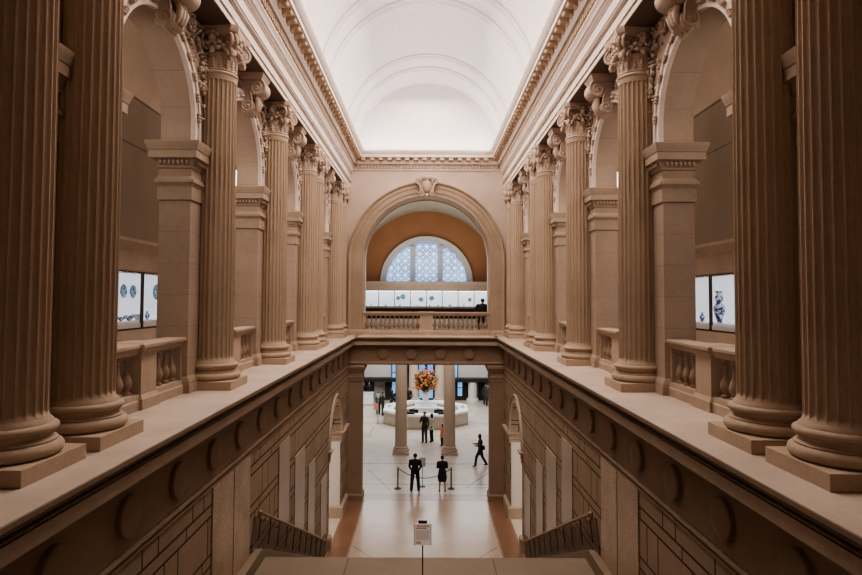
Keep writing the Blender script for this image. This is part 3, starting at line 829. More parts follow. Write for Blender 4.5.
    # abacus with concave sides
    def star(k, r1, r2):
        p = []
        for c in range(4):
            a = pi/4+c*pi/2; d = .09
            for s_ in (-1, 1):
                p.append((r1*cos(a)-s_*d*sin(a)*.9, r1*sin(a)+s_*d*cos(a)*.9))
            for t in (-24,-10,0,10,24):
                b = a+pi/4+radians(t); q = r2+.06*(abs(t)/24)**2*1.2; p.append((q*cos(b), q*sin(b)))
        return p
    ab = MB(); lay = [(0,6.50,.52,.36),(0,6.54,.54,.375),(0,6.55,.57,.40),(0,6.60,.60,.42),(0,6.655,.61,.43)]
    rings = [star(0, a, b) for _,_,a,b in lay]; n = len(rings[0]); vv = []
    for (_,z,_,_), r in zip(lay, rings): vv += [(x,y,z) for x,y in r]
    ab.add(vv, [(j*n+i, j*n+(i+1)%n, (j+1)*n+(i+1)%n, (j+1)*n+i) for j in range(len(lay)-1) for i in range(n)]+[tuple(range(n-1,-1,-1)), tuple((len(lay)-1)*n+i for i in range(n))])
    ab.build('abacus', S['carve'], root, smooth=35)
    return root
cp = column_proto(); CT = snap(cp); first = True
cl = {0:'fluted stone column nearest to the viewer at the %s edge', 1:'second fluted column on the %s ledge, close behind the nearest one', 2:'single fluted column on the %s ledge after the first arch, showing its carved capital',
      3:'fluted column on the %s ledge between the second and third arches', 4:'front fluted column of the far pair on the %s ledge', 5:'rear fluted column of the far pair on the %s ledge', 6:'farthest fluted column on the %s ledge, next to the end wall'}
for side, sg in SIDES.items():
    for i, y in enumerate(COLY):
        if first: c = cp; c.location = (sg*XC, y, 0); first = False
        else: c = dup(CT, loc=(sg*XC, y, 0))
        tag(c, cl[i] % side, 'column', 'fluted columns on the %s ledge' % side)
    c = dup(CT, loc=(sg*(XC+.02), YW-.42, 0)); tag(c, 'corner column engaged in the end wall on the %s ledge' % side, 'column', 'fluted columns on the %s ledge' % side)

# ------------------------------------------------------------------ scroll keystones over the side arches
def keystone_proto():
    root = empty('scroll_keystone', (0,0,0))     # local +x points out of the wall
    w = .19
    m = MB()
    # side outline: S shaped console
    out = []
    for i in range(17):                 # upper volute
        a = radians(100)-radians(230)*i/16; out.append((.33+.20*cos(a), 6.34+.19*sin(a)))
    for i in range(9):
        a = radians(60)-radians(150)*i/8; out.append((.13+.13*cos(a)+.02, 5.93+.13*sin(a)))
    out += [(.03,5.78),(-.02,5.80),(-.02,6.55),(.2,6.55)]
    m.prism(out, -w, w, axis='y'); m.build('console_body', S['carve'], root, smooth=40)
    for sy in (-w, w):
        s = MB()
        for cx, cz, R0, sg_ in ((.33,6.34,.19,1),(.13,5.93,.125,-1)):
            pts = []
            for i in range(40):
                t = i/39; a = radians(120)-sg_*t*radians(700); r = R0*(1-t)**.85+.012
                pts.append((cx+r*cos(a), sy, cz+r*sin(a)))
            s.tube(pts, [.026*(1-.45*i/39) for i in range(40)], 7)
            s.ball((cx, sy, cz), (.035,.03,.035), 8, 6)
        s.tube([(.16,sy,6.26),(.20,sy,6.15),(.22,sy,6.05),(.20,sy,5.97)], .024, 7)
        s.build('spiral', S['carve'], root, smooth=60)
    l = MB()
    for k in range(5):
        z = 6.20-.07*k; l.ball((.36-.05*k+.02, 0, z), (.05,.12-.008*k,.05), 9, 6)
    for dy in (-.11,0,.11):
        l.tube([(.30,dy,6.14),(.33,dy,6.05),(.30,dy*.9,5.93),(.28,dy*.8,5.86)], [.05,.055,.045,.02], 7)
    for dy in (-.14,-.05,.05,.14): l.ball((.12,dy,5.80), (.07,.05,.06), 8, 6)
    l.build('acanthus_leaf', S['carve'], root, smooth=60)
    c = MB().wrap(-.02,.42,-.22,.22,[(0,6.50),(.03,6.53),(.04,6.55),(.07,6.60),(.08,6.655)]); c.build('cap', S['carve'], root, smooth=30)
    return root
kp = keystone_proto(); KT = snap(kp); first = True
for side, sg in SIDES.items():
    for i, c in enumerate(BAYS):
        if first: o = kp; first = False
        else: o = dup(KT)
        o.location = (sg*(XW-.03), c, 0); o.rotation_euler = (0,0,0 if sg < 0 else pi)
        tag(o, 'carved scroll keystone over the %s arch from the viewer in the %s arcade' % (ORD[i], side), 'keystone', 'scroll keystones of the %s arcade' % side)

# spandrel reliefs
def spandrel_proto():
    rnd = random.Random(3); out = []
    z1 = ZA-.03
    for sd in (-1,1):
        m = MB()
        ymax = AR+.62
        # border strip
        m.box(0,.05, sd*(ymax-.04), sd*ymax, AZC+.1, z1)
        def ok(y, z): return (abs(y) < ymax-.05) and (y*y+(z-AZC)**2 > (AR+.30)**2) and z < z1-.03 and abs(y) > .26
        def spiral(cy, cz, R0, sg_):
            pts = []
            for i in range(36):
                t = i/35; a = radians(200)+sg_*t*radians(620); r = R0*(1-t)**.8+.012
                pts.append((.035+.03*t, cy+r*cos(a), cz+r*sin(a)))
            m.tube(pts, [.026*(1-.4*i/35) for i in range(36)], 6)
            m.ball((.06,cy,cz), (.045,.04,.04), 7, 5)
            for k in range(8):
                a = 2*pi*k/8+.3; yy, zz = cy+(R0+.035)*cos(a), cz+(R0+.035)*sin(a)
                if ok(yy, zz): m.ball((.03,yy,zz), (.045,.035,.05), 7, 5, Matrix.Rotation(a,3,'X'))
        spiral(sd*(ymax-.30), z1-.30, .22, sd); spiral(sd*(ymax-.19), z1-.78, .13, -sd); spiral(sd*(ymax-.15), z1-1.12, .09, sd); spiral(sd*(ymax-.85), z1-.17, .12, -sd)
        for k in range(90):
            y, z = sd*rnd.uniform(.3, ymax), rnd.uniform(AZC+.15, z1)
            if ok(y, z): m.ball((.015,y,z), (.04,rnd.uniform(.02,.045),rnd.uniform(.02,.045)), 6, 4)
        m.v = [(a+.02,b,c) for a,b,c in m.v]
        out.append(m.mesh('carved_foliage', S['carve'], 60))
    return out
sm = spandrel_proto()
for side, sg in SIDES.items():
    for i, c in enumerate(BAYS):
        o = empty('spandrel_relief', (sg*XW, c, 0), 0 if sg < 0 else pi)
        for q in sm: ch = bpy.data.objects.new('carved_foliage', q); COL.objects.link(ch); ch.parent = o
        tag(o, 'carved foliage relief round the head of the %s arch in the %s arcade' % (ORD[i], side), 'relief', 'spandrel reliefs of the %s arcade' % side)

# keystone of the great end arch: cartouche with scrolls
def cartouche():
    root = empty('cartouche_keystone', (0, YW-.14, EZC+ER))
    m = MB(); m.prism([(-.28,-.02),(.28,-.02),(.42,.78),(-.42,.78)], -.12, .1, axis='y'); m.build('block', S['trim'], root, bevel=.03)
    s = MB(); s.ball((0,-.16,.40), (.20,.12,.30), 16, 10); s.build('shield', S['trim'], root, smooth=60)
    for sd in (-1,1):
        t = MB()
        for cx, cz, R0, q in ((.34,.62,.15,1),(.26,.06,.12,-1)):
            pts = [(sd*(cx+(R0*(1-i/29)+.02)*cos(radians(90)-q*radians(560)*i/29)), -.16, cz+(R0*(1-i/29)+.02)*sin(radians(90)-q*radians(560)*i/29)) for i in range(30)]
            t.tube(pts, .035, 7)
        t.tube([(sd*.38,-.14,.55),(sd*.30,-.18,.35),(sd*.28,-.16,.15)], .05, 8)
        t.build('scroll', S['trim'], root, smooth=60)
    c = MB(); c.ball((0,-.14,.80), (.26,.12,.14), 14, 8)
    for k in range(-2,3): c.ball((k*.10,-.20,.84-.03*abs(k)), (.05,.05,.10), 8, 6)
    c.build('shell_crest', S['trim'], root, smooth=60); MB().ball((0,-.18,-.02), (.09,.08,.12), 10, 6).build('pendant_leaf', S['trim'], root, smooth=60)
    tag(root, 'carved shield cartouche with scrolls at the crown of the great end arch', 'keystone')
cartouche()

# ------------------------------------------------------------------ balustrades
BAL = [(.075,0),(.075,.05),(.055,.055),(.045,.075),(.06,.10),(.085,.16),(.088,.21),(.07,.28),(.042,.36),(.034,.44),(.034,.50),(.05,.515),(.05,.535),(.035,.545),(.045,.59),(.065,.60),(.065,.64)]
bal_mesh = MB().lathe(BAL, seg=14).mesh('baluster', S['disc'], 40)
def balustrade(loc, rz, half, label, group, pw=.28, n=3, hs=1.0, depth=.22):
    """length along local x, origin at centre; pedestal in the middle"""
    root = empty('balustrade', loc, rz)
    b = MB(); b.wrap(-half, half, -depth/2-.03, depth/2+.03, [(.03,0),(.03,.15),(.005,.17),(0,.25)]); b.build('base_rail', S['trim'], root, smooth=30)
    r = MB(); r.wrap(-half, half, -depth/2, depth/2, [(-.02,.88),(.0,.90),(.01,.93),(.04,.95),(.04,.98),(.07,1.0),(.07,1.04),(.05,1.06)]); r.build('top_rail', S['trim'], root, smooth=30)
    p = MB()
    p.wrap(-pw, pw, -depth/2-.11, depth/2+.05, [(.05,0),(.05,.17),(.03,.19),(.02,.22),(0,.24),(0,.86),(.015,.88),(.02,.92),(.05,.94),(.05,.98),(.08,1.0),(.08,1.05),(.05,1.075)]); p.build('pedestal', S['trim'], root, smooth=30)
    for sd in (-1,1):
        e = MB(); x0, x1 = sorted((sd*half, sd*(half-.07))); e.box(x0,x1,-depth/2,depth/2,.2,.9); e.build('end_block', S['trim'], root)
        L = half-.07-pw
        for k in range(n):
            x = sd*(pw+L*(k+.5)/n)
            o = bpy.data.objects.new('baluster', bal_mesh); COL.objects.link(o); o.parent = root; o.location = (x,0,.245)
    root.scale = (1,1,hs); tag(root, label, 'balustrade', group); return root
for side, sg in SIDES.items():
    for i, c in enumerate(BAYS):
        balustrade((sg*(XW+.20), c, 0), sg*pi/2, AR-.002, 'stone balustrade with central pedestal in the %s arch of the %s arcade' % (ORD[i], side), 'balustrades of the %s arcade' % side, pw=.25, n=4, hs=.91)
balustrade((0, YW+.25, 0), 0, ER-.01, 'long stone balustrade with central pedestal under the great end arch', None, pw=.30, n=12, depth=.24)

# ------------------------------------------------------------------ frieze discs
dp = [(.0,-.03),(.225,-.03),(.225,.012),(.21,.02),(.195,.012),(.185,.0),(.17,.004),(.10,.020),(.0,.028)]
dm = MB()
for (r, h_) in [(0,0)]: pass
dmb = MB().lathe([(.235,.0),(.235,.055),(.225,.068),(.20,.074),(.13,.085),(.06,.090),(.001,.091)], seg=32)
disc_mesh = dmb.mesh('frieze_disc', S['frieze'], 35)
for side, sg in SIDES.items():
    for k in range(15):
        y = 5.50+1.36*k
        o = bpy.data.objects.new('frieze_disc', disc_mesh); COL.objects.link(o); o.location = (sg*XF, y, -.84); o.rotation_euler = (0, -sg*pi/2, 0)
        tag(o, '%s round stone disc from the viewer in the frieze below the %s ledge' % (ORD[k], side), 'ornament', 'stone discs under the %s ledge' % side)
nm = ['leftmost','second from left','second from right','rightmost']
for k, x in enumerate((-1.90,-.63,.63,1.90)):
    o = bpy.data.objects.new('frieze_disc', disc_mesh); COL.objects.link(o); o.location = (x, YEF, -.74); o.rotation_euler = (pi/2, 0, 0)
    tag(o, 'round stone disc over the doorway, %s of four' % nm[k], 'ornament', 'stone discs over the doorway')

# ------------------------------------------------------------------ inscription panels
def panel(side, sg, y0, y1, z0, z1, label, sl=0, mat='insc'):
    xs = sorted((sg*(XF+.01), sg*(XF-.025)))
    o = MB().prism([(y0,z0),(y1,z0-sl*(y1-y0)),(y1,z1),(y0,z1)], xs[0], xs[1], axis='x').build('inscription_panel', S[mat]); o.modifiers.new('b','BEVEL').width = .006
    tag(o, label, 'panel', 'inscribed panels on the %s stair wall' % side)
for side, sg in SIDES.items():
    panel(side, sg, 9.60, 10.62, -3.45, -1.37, 'tall engraved name panel on the %s stair wall, nearer of the wide pair' % side)
    panel(side, sg, 10.66, 11.62, -3.45, -1.37, 'tall engraved name panel on the %s stair wall, farther of the wide pair' % side)
    panel(side, sg, 13.9, 14.95, -3.45, -1.76, 'narrow polished panel on the %s stair wall, highest of the stepped panels' % side, .4, 'panel')
    panel(side, sg, 15.6, 16.85, -4.28, -2.46, 'narrow polished panel on the %s stair wall, second of the stepped panels' % side, .4, 'panel')
    panel(side, sg, 17.4, 18.4, -5.12, -3.2, 'narrow polished panel on the %s stair wall, third of the stepped panels' % side, .4, 'panel')
    panel(side, sg, 19.5, 20.6, -6.1, -4.3, 'narrow polished panel on the %s stair wall, lowest of the stepped panels' % side, .2, 'panel')

# ------------------------------------------------------------------ handrails
def handrail(side, sg):
    root = empty('stair_handrail', (sg*(XF-.13), 12.0, -2.60)); sl = .468
    L = 8.2
    MB().tube([(0,0,0),(0,L,-sl*L)], .032, 12).build('rail', S['bronze'], root, smooth=40)
    e = MB(); e.tube([(0,.02,0),(0,-.05,.015),(0,-.09,-.02),(0,-.08,-.07),(0,-.04,-.08)], .03, 10); e.ball((0,-.05,.015), .045, 10, 8); e.build('end_scroll', S['bronze'], root, smooth=60)
    for k in range(7):
        y = .35+k*1.22; z = -sl*y
        b = MB(); b.tube([(0,y,z-.02),(0,y,z-.10),(sg*.04,y,z-.15),(sg*.12,y,z-.16)], .014, 8); b.ball((sg*.115,y,z-.16), (.012,.04,.04), 8, 6)
        b.build('bracket', S['bronze'], root, smooth=60)
    for k in range(11):   # slanted dark bars, bracket shadows given a shape between rail and curb
        y = .15+k*.78; z = -sl*y
        MB().tube([(sg*.03,y,z-.02),(sg*.03,y-.22,z+.1-.57)], .011, 6).build('bar', S['frame'], root, smooth=60)
    tag(root, 'brass handrail on brackets descending beside the %s stair wall' % side, 'handrail')
for side, sg in SIDES.items(): handrail(side, sg)

# ------------------------------------------------------------------ sign on landing
def sign():
    x, y = -.045, 10.4; root = empty('notice_stand', (x,y,ZL))
    MB().tube([(0,0,.02),(0,0,1.02)], .012, 10).build('pole', S['blackm'], root, smooth=60)
    MB().lathe([(.16,0),(.16,.012),(.03,.025),(.015,.04),(.0,.04)], seg=24).build('base', S['blackm'], root, smooth=40)
    bd = MB().box(-.15,.15,-.012,.0,.99,1.355).build('board', S['paper'], root, bevel=.003)
    MB().box(-.075,.075,-.016,.012,1.36,1.405).build('clip', S['blackm'], root, bevel=.003)
    MB().box(-.15,-.14,-.018,-.012,.99,1.355).box(.14,.15,-.018,-.012,.99,1.355).build('board_edge', S['grayp'], root)
    r = MB()
    rr = random.Random(2)
    for z, x0, x1 in ((1.315,-.10,.11),(1.28,-.115,.04)):
        xx = x0
        while xx < x1: w = rr.uniform(.012,.03); r.box(xx,xx+w,-.014,-.012,z-.009,z+.009); xx += w+.005
    for k in range(4): r.tube([(-.115+.018*k,-.0135,1.02),(-.09+.018*k,-.0135,1.055)], .003, 5); r.tube([(-.09+.018*k,-.0135,1.02),(-.115+.018*k,-.0135,1.055)], .003, 5)
    r.build('red_lettering', S['red'], root)
    g = MB()
    for k in range(9):
        z = 1.235-.018*k; xx = -.115
        while xx < .10: w = rr.uniform(.008,.03); g.box(xx,xx+w,-.0135,-.012,z-.003,z+.003); xx += w+.006
    g.build('small_print', S['grayp'], root)
    tag(root, 'white notice board with red heading on thin black pole at the stair landing', 'sign')
sign()

# ------------------------------------------------------------------ gallery display cases behind first arches
def gallery_cases():
    for side, sg in SIDES.items():
        base = struct(empty('wall_case_surround_'+side, (sg*XG, 0, 0)))
        P = [(0,2.30),(-.04,2.34),(-.04,2.80),(-.07,2.84),(-.10,2.90),(-.18,2.98),(-.22,3.02),(-.22,3.10),(0,3.14)]
        MB().prism([(sg*(a-.62), b) for a, b in P]+[(sg*0, 3.14),(sg*0,2.30)], 2, 24, axis='y').build('case_cornice', S['trim'], base, smooth=25)
        MB().box(sg*-.64, 0, 2, 24, 0, .84).build('case_plinth', S['trim'], base)
        edges = [5.9, 7.6, 9.65, 11.6, 13.5, 15.50, 17.2, 18.9, 20.9, 22.9, 24.0]
        for i, (a, b) in enumerate(zip(edges, edges[1:])):
            c = empty('display_case', (sg*(XG-.60), a, 0)); L = b-a
            MB().box(sg*-.03, sg*.03, 0, .04, .84, 2.32).box(sg*-.03, sg*.03, L-.04, L, .84, 2.32).box(sg*-.03,sg*.03,0,L,2.28,2.32).box(sg*-.03,sg*.03,0,L,.84,.88).build('frame', S['frame'], c)
            MB().box(sg*.57, sg*.59, 0, L, .86, 2.30).build('back_panel', S['caseback'], c)
            MB().box(sg*.03, sg*.57, 0, L, 1.0, 1.05).build('case_floor', S['vase'], c)
            MB().box(sg*.0, sg*.03, .04, L-.04, .88, 1.0).build('kick_panel', S['caseshelf'], c)
            MB().box(sg*-.005, sg*.003, .04, L-.04, .88, 2.28).build('glass_pane', S['glass'], c)
            MB().box(sg*.05, sg*.09, .06, L-.06, 2.285, 2.298).build('lamp_strip', S['strip'], c)  # added glowing strip, tucked out of view above the pane
            tag(c, 'lit glass display case in the %s gallery, %s along from the viewer' % (side, ORD[i]), 'display case', 'lit display cases of the %s gallery' % side)
gallery_cases()
# porcelain in the cases: positions by distance along the gallery
def porc(side, y, kind, k, z, label, dx=.28, mat=None):
    sg = SIDES[side]; x = sg*(XG-.60+dx)
    if kind == 'plate':
        o = lathe_obj('porcelain_plate', scale(PL,k), mat or S['plate'], (x,y,z), label, 'plate', None, seg=32, rot=(0,-sg*pi/2,0))
    elif kind == 'bowl': lathe_obj('porcelain_bowl', scale(BO,k), mat or S['porc'], (x,y,z), label, 'bowl', None)
    else: lathe_obj('porcelain_vase', scale(VA,k), mat or S['porc'], (x,y,z), label, 'vase', None)
XN = XG-.60   # front plane 7.40; positions chosen along it
porc('left', 15.45, 'plate', 1.22, 1.82, 'upright blue plate in the left gallery case, nearer of the pair', .50)
porc('left', 15.95, 'plate', 1.22, 1.81, 'upright blue plate in the left gallery case, farther of the pair', .50)
porc('left', 17.3, 'plate', 1.5, 1.82, 'large scalloped blue plate in the left gallery case beside the dividing post', .50)
porc('left', 15.0, 'bowl', .9, 1.055, 'small blue cup at the near end of the left gallery case')
porc('left', 15.4, 'bowl', 1.1, 1.055, 'pale bowl in the middle of the left gallery case')
porc('left', 15.85, 'bowl', 1.3, 1.055, 'wide grey bowl near the post in the left gallery case', mat=S['caseshelf'])
porc('left', 16.4, 'vase', .55, 1.055, 'tiny dark vase beyond the post in the left gallery case')
porc('right', 16.2, 'vase', 0, 0, 'x') if False else None
def tall_vase():
    P = [(.09,0),(.10,.02),(.085,.05),(.11,.14),(.17,.30),(.20,.42),(.19,.50),(.11,.58),(.09,.63),(.13,.72),(.14,.78),(.09,.86),(.10,.92),(.16,.97),(.15,.975),(.08,.93),(.0,.92)]
    root = empty('porcelain_vase', (XG-.32, 15.62, 1.055))
    MB().lathe([(a*.74,b*.86) for a,b in P], seg=32).build('body', S['porc'], root, smooth=50)
    for sg in (-1,1): MB().tube([(0,sg*.12,.43),(0,sg*.18,.41),(0,sg*.19,.33),(0,sg*.13,.28)], .016, 8).build('handle', S['porc'], root, smooth=60)
    tag(root, 'tall blue and white porcelain vase with flared neck in the right gallery case', 'vase')
tall_vase()
porc('right', 16.6, 'vase', .62, 1.055, 'small blue jar in the right gallery case beyond the tall vase')
# small spotlights on the case cornice
for side, sg, y in (('left',-1,16.4),('right',1,16.4)):
    r = empty('spotlight', (sg*(XG-.72), y, 3.12))
    MB().box(-.04,.04,-.05,.05,0,.025).build('mount', S['blackm'], r)
    MB().tube([(0,0,.02),(0,0,.09)], .012, 8).build('stem', S['blackm'], r)
    MB().tube([(0,-.02,.12),(sg*-.02,-.15,.14)], .05, 14).build('lamp_head', S['vase'] if sg < 0 else S['blackm'], r, smooth=40)
    tag(r, 'small spotlight on top of the display case cornice in the %s gallery' % side, 'lamp')

# ------------------------------------------------------------------ doric columns of the great hall
def doric(x, y, label, H=6.0, r=.345):
    root = empty('smooth_column', (x,y,ZG))
    MB().box(-r*1.36,r*1.36,-r*1.36,r*1.36,0,.14).build('plinth', S['hallc'], root, bevel=.006)
    MB().lathe([(r*1.3,.14),(r*1.36,.20),(r*1.3,.26),(r*1.15,.28),(r*1.12,.32),(r*1.2,.36),(r*1.14,.40),(r*1.02,.43)], seg=40).build('base_moulding', S['hallc'], root, smooth=35)
    n = 24*4; v = []; lv = [.42,2,4,H-.5]
    for z in lv:
        q = r*(1-.14*((z)/H)**1.5)
        for i in range(n):
            a = 2*pi*i/n; d = .012*(sin(pi*(i%4)/4)); v.append(((q-d)*cos(a),(q-d)*sin(a),z))
    MB().add(v, [(j*n+i, j*n+(i+1)%n, (j+1)*n+(i+1)%n, (j+1)*n+i) for j in range(3) for i in range(n)]).build('shaft', S['hallc'], root, smooth=20)
    MB().lathe([(r*.87,H-.5),(r*.95,H-.45),(r*.88,H-.4),(r*.9,H-.3),(r*1.2,H-.18)], seg=32).build('capital', S['hallc'], root, smooth=35)
    MB().box(-r*1.3,r*1.3,-r*1.3,r*1.3,H-.18,H).build('abacus', S['hallc'], root)
    tag(root, label, 'column', 'smooth columns in the hall beyond the doorway')
doric(-1.41, 34.2, 'pale stone column standing just left of the waiting couple beyond the doorway')
doric(1.34, 34.2, 'pale stone column standing just right of the waiting couple beyond the doorway')
# lintel over those columns
struct(MB().box(-22, 22, 33.8, 34.6, ZG+6.0, ZG+6.6).build('trim_lintel', S['hallw']))
doric(-1.05, 50.9, 'white column left of the glass entrance doors, behind the flowers', 4.2, .42)
doric(1.15, 50.9, 'white column right of the glass entrance doors, behind the flowers', 4.2, .42)
pr_ = empty('round_pillar', (4.0, 51.45, ZG))
MB().lathe([(.55,0),(.55,.14),(.50,.16),(.52,.22),(.46,.28),(.40,.30)], seg=40).build('base', S['hallw'], pr_, smooth=35)
MB().lathe([(.38,.30),(.37,1.68)], seg=40).build('shaft', S['hallw'], pr_, smooth=35)
tag(pr_, 'thick white round pillar under the dark header at the back right', 'column')

# entrance windows (blue daylight)
for i, (x0, x1, z0, z1) in enumerate(((-.62,-.10,-6.9,-3.0),(.10,.62,-6.9,-3.0),(-2.95,-2.62,-6.9,-3.0),(2.45,2.72,-5.1,-3.0),(2.72,3.15,-6.7,-5.45))):
    w = struct(empty('window_%d' % (i+1), ((x0+x1)/2, HB-.16, z0)))
    hw = (x1-x0)/2; hz = z1-z0
    MB().box(-hw,hw,.0,.03,0,hz).build('pane', S['daylow'], w)
    MB().box(-hw-.05,-hw+.02,-.03,.04,0,hz).box(hw-.02,hw+.05,-.03,.04,0,hz).box(-hw,hw,-.02,.04,hz*.55,hz*.55+.05).build('window_frame', S['blackm'], w)
MB().box(-1.6,1.6,HB-.1,HB-.02,ZG,-2.9).build('door_surround', S['blackm'], lb)

# booths / low counters at the back
def booth(x, y, w, label):
    r = empty('ticket_counter', (x,y,ZG))
    MB().box(-w/2,w/2,-.3,.3,.08,.98).build('front', S['counter'], r, bevel=.01); MB().box(-w/2-.04,w/2+.04,-.34,.34,.98,1.03).build('top', S['counter'], r, bevel=.008)
    MB().box(-w/2+.03,w/2-.03,-.27,.27,0,.08).build('kick', S['deskb'], r)
    tag(r, label, 'counter')
booth(-5.0, 49.6, 1.3, 'white counter at the far left edge beyond the doorway')
booth(5.95, 50.8, .8, 'white counter at the far right edge beyond the doorway')

# ------------------------------------------------------------------ octagonal information desk
def desk():
    root = empty('information_desk', (0,43.2,ZG)); A = 2.92
    def octo(mb, r0, r1, z0, z1):
        v = []
        for r in (r0, r1):
            for z in (z0, z1):
                for k in range(8):
                    a = radians(22.5+45*k); v.append((r/cos(radians(22.5))*cos(a), r/cos(radians(22.5))*sin(a), z))
        f = []
        for k in range(8):
            l = (k+1) % 8
            f += [(k,l,8+l,8+k),(16+l,16+k,24+k,24+l),(8+k,8+l,24+l,24+k),(l,k,16+k,16+l)]
        mb.add(v, f); return mb
    octo(MB(), A-.55, A, .14, .98).build('counter_wall', S['desk'], root)
    octo(MB(), A-.5, A+.06, 0, .14).build('plinth', S['deskb'], root)
    octo(MB(), A-.62, A+.07, .98, 1.16).build('counter_top', S['counter'], root, bevel=.01)
    octo(MB(), A-1.15, A-.62, .70, .75).build('inner_worktop', S['counter'], root)
    for k in range(8):
        j = MB(); a = radians(22.5+45*k); r = (A+.01)/cos(radians(22.5)); j.box(r*cos(a)-.02, r*cos(a)+.02, r*sin(a)-.02, r*sin(a)+.02, .14, .98); j.build('corner_post', S['hallw'], root)
    root.scale = (1,1,.85)
    tag(root, 'octagonal stone information desk with white counter in the middle of the hall', 'desk')
    # central plant stand
    p = empty('flower_pedestal', (0,43.4,ZG))
    MB().wrap(-.75,.75,-.75,.75,[(0,0),(0,.9),(.05,.95),(.05,1.02),(0,1.03)]).build('lower_block', S['counter'], p)
    MB().wrap(-.42,.42,-.42,.42,[(0,1.03),(0,1.30),(.04,1.33),(.04,1.38)]).build('upper_block', S['counter'], p)
    tag(p, 'stepped white pedestal rising inside the octagonal desk', 'pedestal')
    for i, x in enumerate((-1.15, 1.2)):
        m = empty('computer_monitor', (x, 41.3, ZG+.75))
        MB().box(-.30,.30,-.02,.02,.10,.50).build('screen', S['black'], m, bevel=.006)
        MB().box(-.03,.03,.0,.04,.0,.15).box(-.12,.12,-.08,.08,0,.015).build('stand', S['blackm'], m)
        m.location = (x*.72, 41.30, ZG+.66)
        tag(m, 'black computer monitor inside the %s half of the octagonal desk' % ('left','right')[i], 'monitor')
        t = MB().box(x-.38,x+.38,40.42,40.72,ZG+.99,ZG+1.12).build('leaflet_box', S['black'], bevel=.01)
        tag(t, 'dark leaflet box on the front %s of the desk counter' % ('left','right')[i], 'box')
    for i, (x, y) in enumerate(((-1.95,41.5),(1.95,41.5),(-2.62,43.2),(2.62,43.0))):
        t = MB().box(x-.13,x+.13,y-.09,y+.09,ZG+.99,ZG+1.16).build('leaflet_holder', S['caseshelf'], bevel=.008)
        tag(t, ('pale leaflet holder on the front left counter','pale leaflet holder on the front right counter','pale leaflet holder on the left side counter','pale leaflet holder on the right side counter')[i]+' of the octagonal desk', 'box', 'leaflet holders on the desk')
desk()
def flowers():
    root = empty('flower_arrangement', (-.02,43.4,ZG+1.385)); rnd = random.Random(11)
    MB().lathe([(.16,0),(.2,.02),(.18,.06),(.30,.30),(.36,.45),(.30,.56),(.22,.60),(.26,.66),(.24,.67),(.0,.6)], seg=28).build('urn', S['vase'], root, smooth=50)
    st_, lf = MB(), MB(); bl = {'bloomo':MB(),'bloomp':MB(),'bloomy':MB()}
    C = Vector((0,0,1.35))
    for k in range(210):
        a = rnd.uniform(0,2*pi); u = rnd.uniform(-.55,1); r = sqrt(max(0,1-u*u)) if u > 0 else 1-.2*abs(u)
        L = rnd.choice([rnd.uniform(.7,1.02), rnd.uniform(.9,1.17)]); tip = C+Vector((cos(a)*r*.86*L, sin(a)*r*.86*L, u*.95*L))
        st_.tube([(0,0,.6),(tip.x*.4,tip.y*.4,.6+(tip.z-.6)*.6),tip], .010, 5)
        nm_ = rnd.choice(['bloomo','bloomo','bloomp','bloomy'])
        d = (tip-C).normalized(); s_ = rnd.uniform(.045,.09)
        R = d.to_track_quat('Z','Y').to_matrix()
        bl[nm_].ball(tip, (s_*.5,s_*.5,s_*.6), 6, 4, R)
        for q in range(6):
            b_ = 2*pi*q/6; off = R @ Vector((cos(b_)*s_*.75, sin(b_)*s_*.75, .01)); bl[nm_].ball(tip+off, (s_*.5,s_*.4,s_*.22), 6, 4, R)
    for k in range(900):
        a = rnd.uniform(0,2*pi); u = rnd.uniform(-.75,1); r = sqrt(max(0,1-u*u)); L = rnd.uniform(.35,1.0)
        p = C+Vector((cos(a)*r*.80*L, sin(a)*r*.80*L, u*.85*L)); d = Vector((rnd.uniform(-1,1),rnd.uniform(-1,1),rnd.uniform(-.3,1))).normalized(); s_ = d.orthogonal().normalized()*rnd.uniform(.03,.05); l = rnd.uniform(.12,.24)
        lf.add([p, p+d*l*.5+s_, p+d*l, p+d*l*.5-s_], [(0,1,2,3)])
    st_.build('stems', S['leaf'], root); 
    f = lf.build('foliage', S['leaf'], root); f['kind'] = 'stuff'
    for (k, m), l in zip(bl.items(), ('orange_blossoms','pink_blossoms','yellow_blossoms')):
        o = m.build(l, S[k], root, smooth=60); o['kind'] = 'stuff'
    tag(root, 'huge round arrangement of orange and pink flowers in a white urn on the pedestal', 'flowers')
flowers()

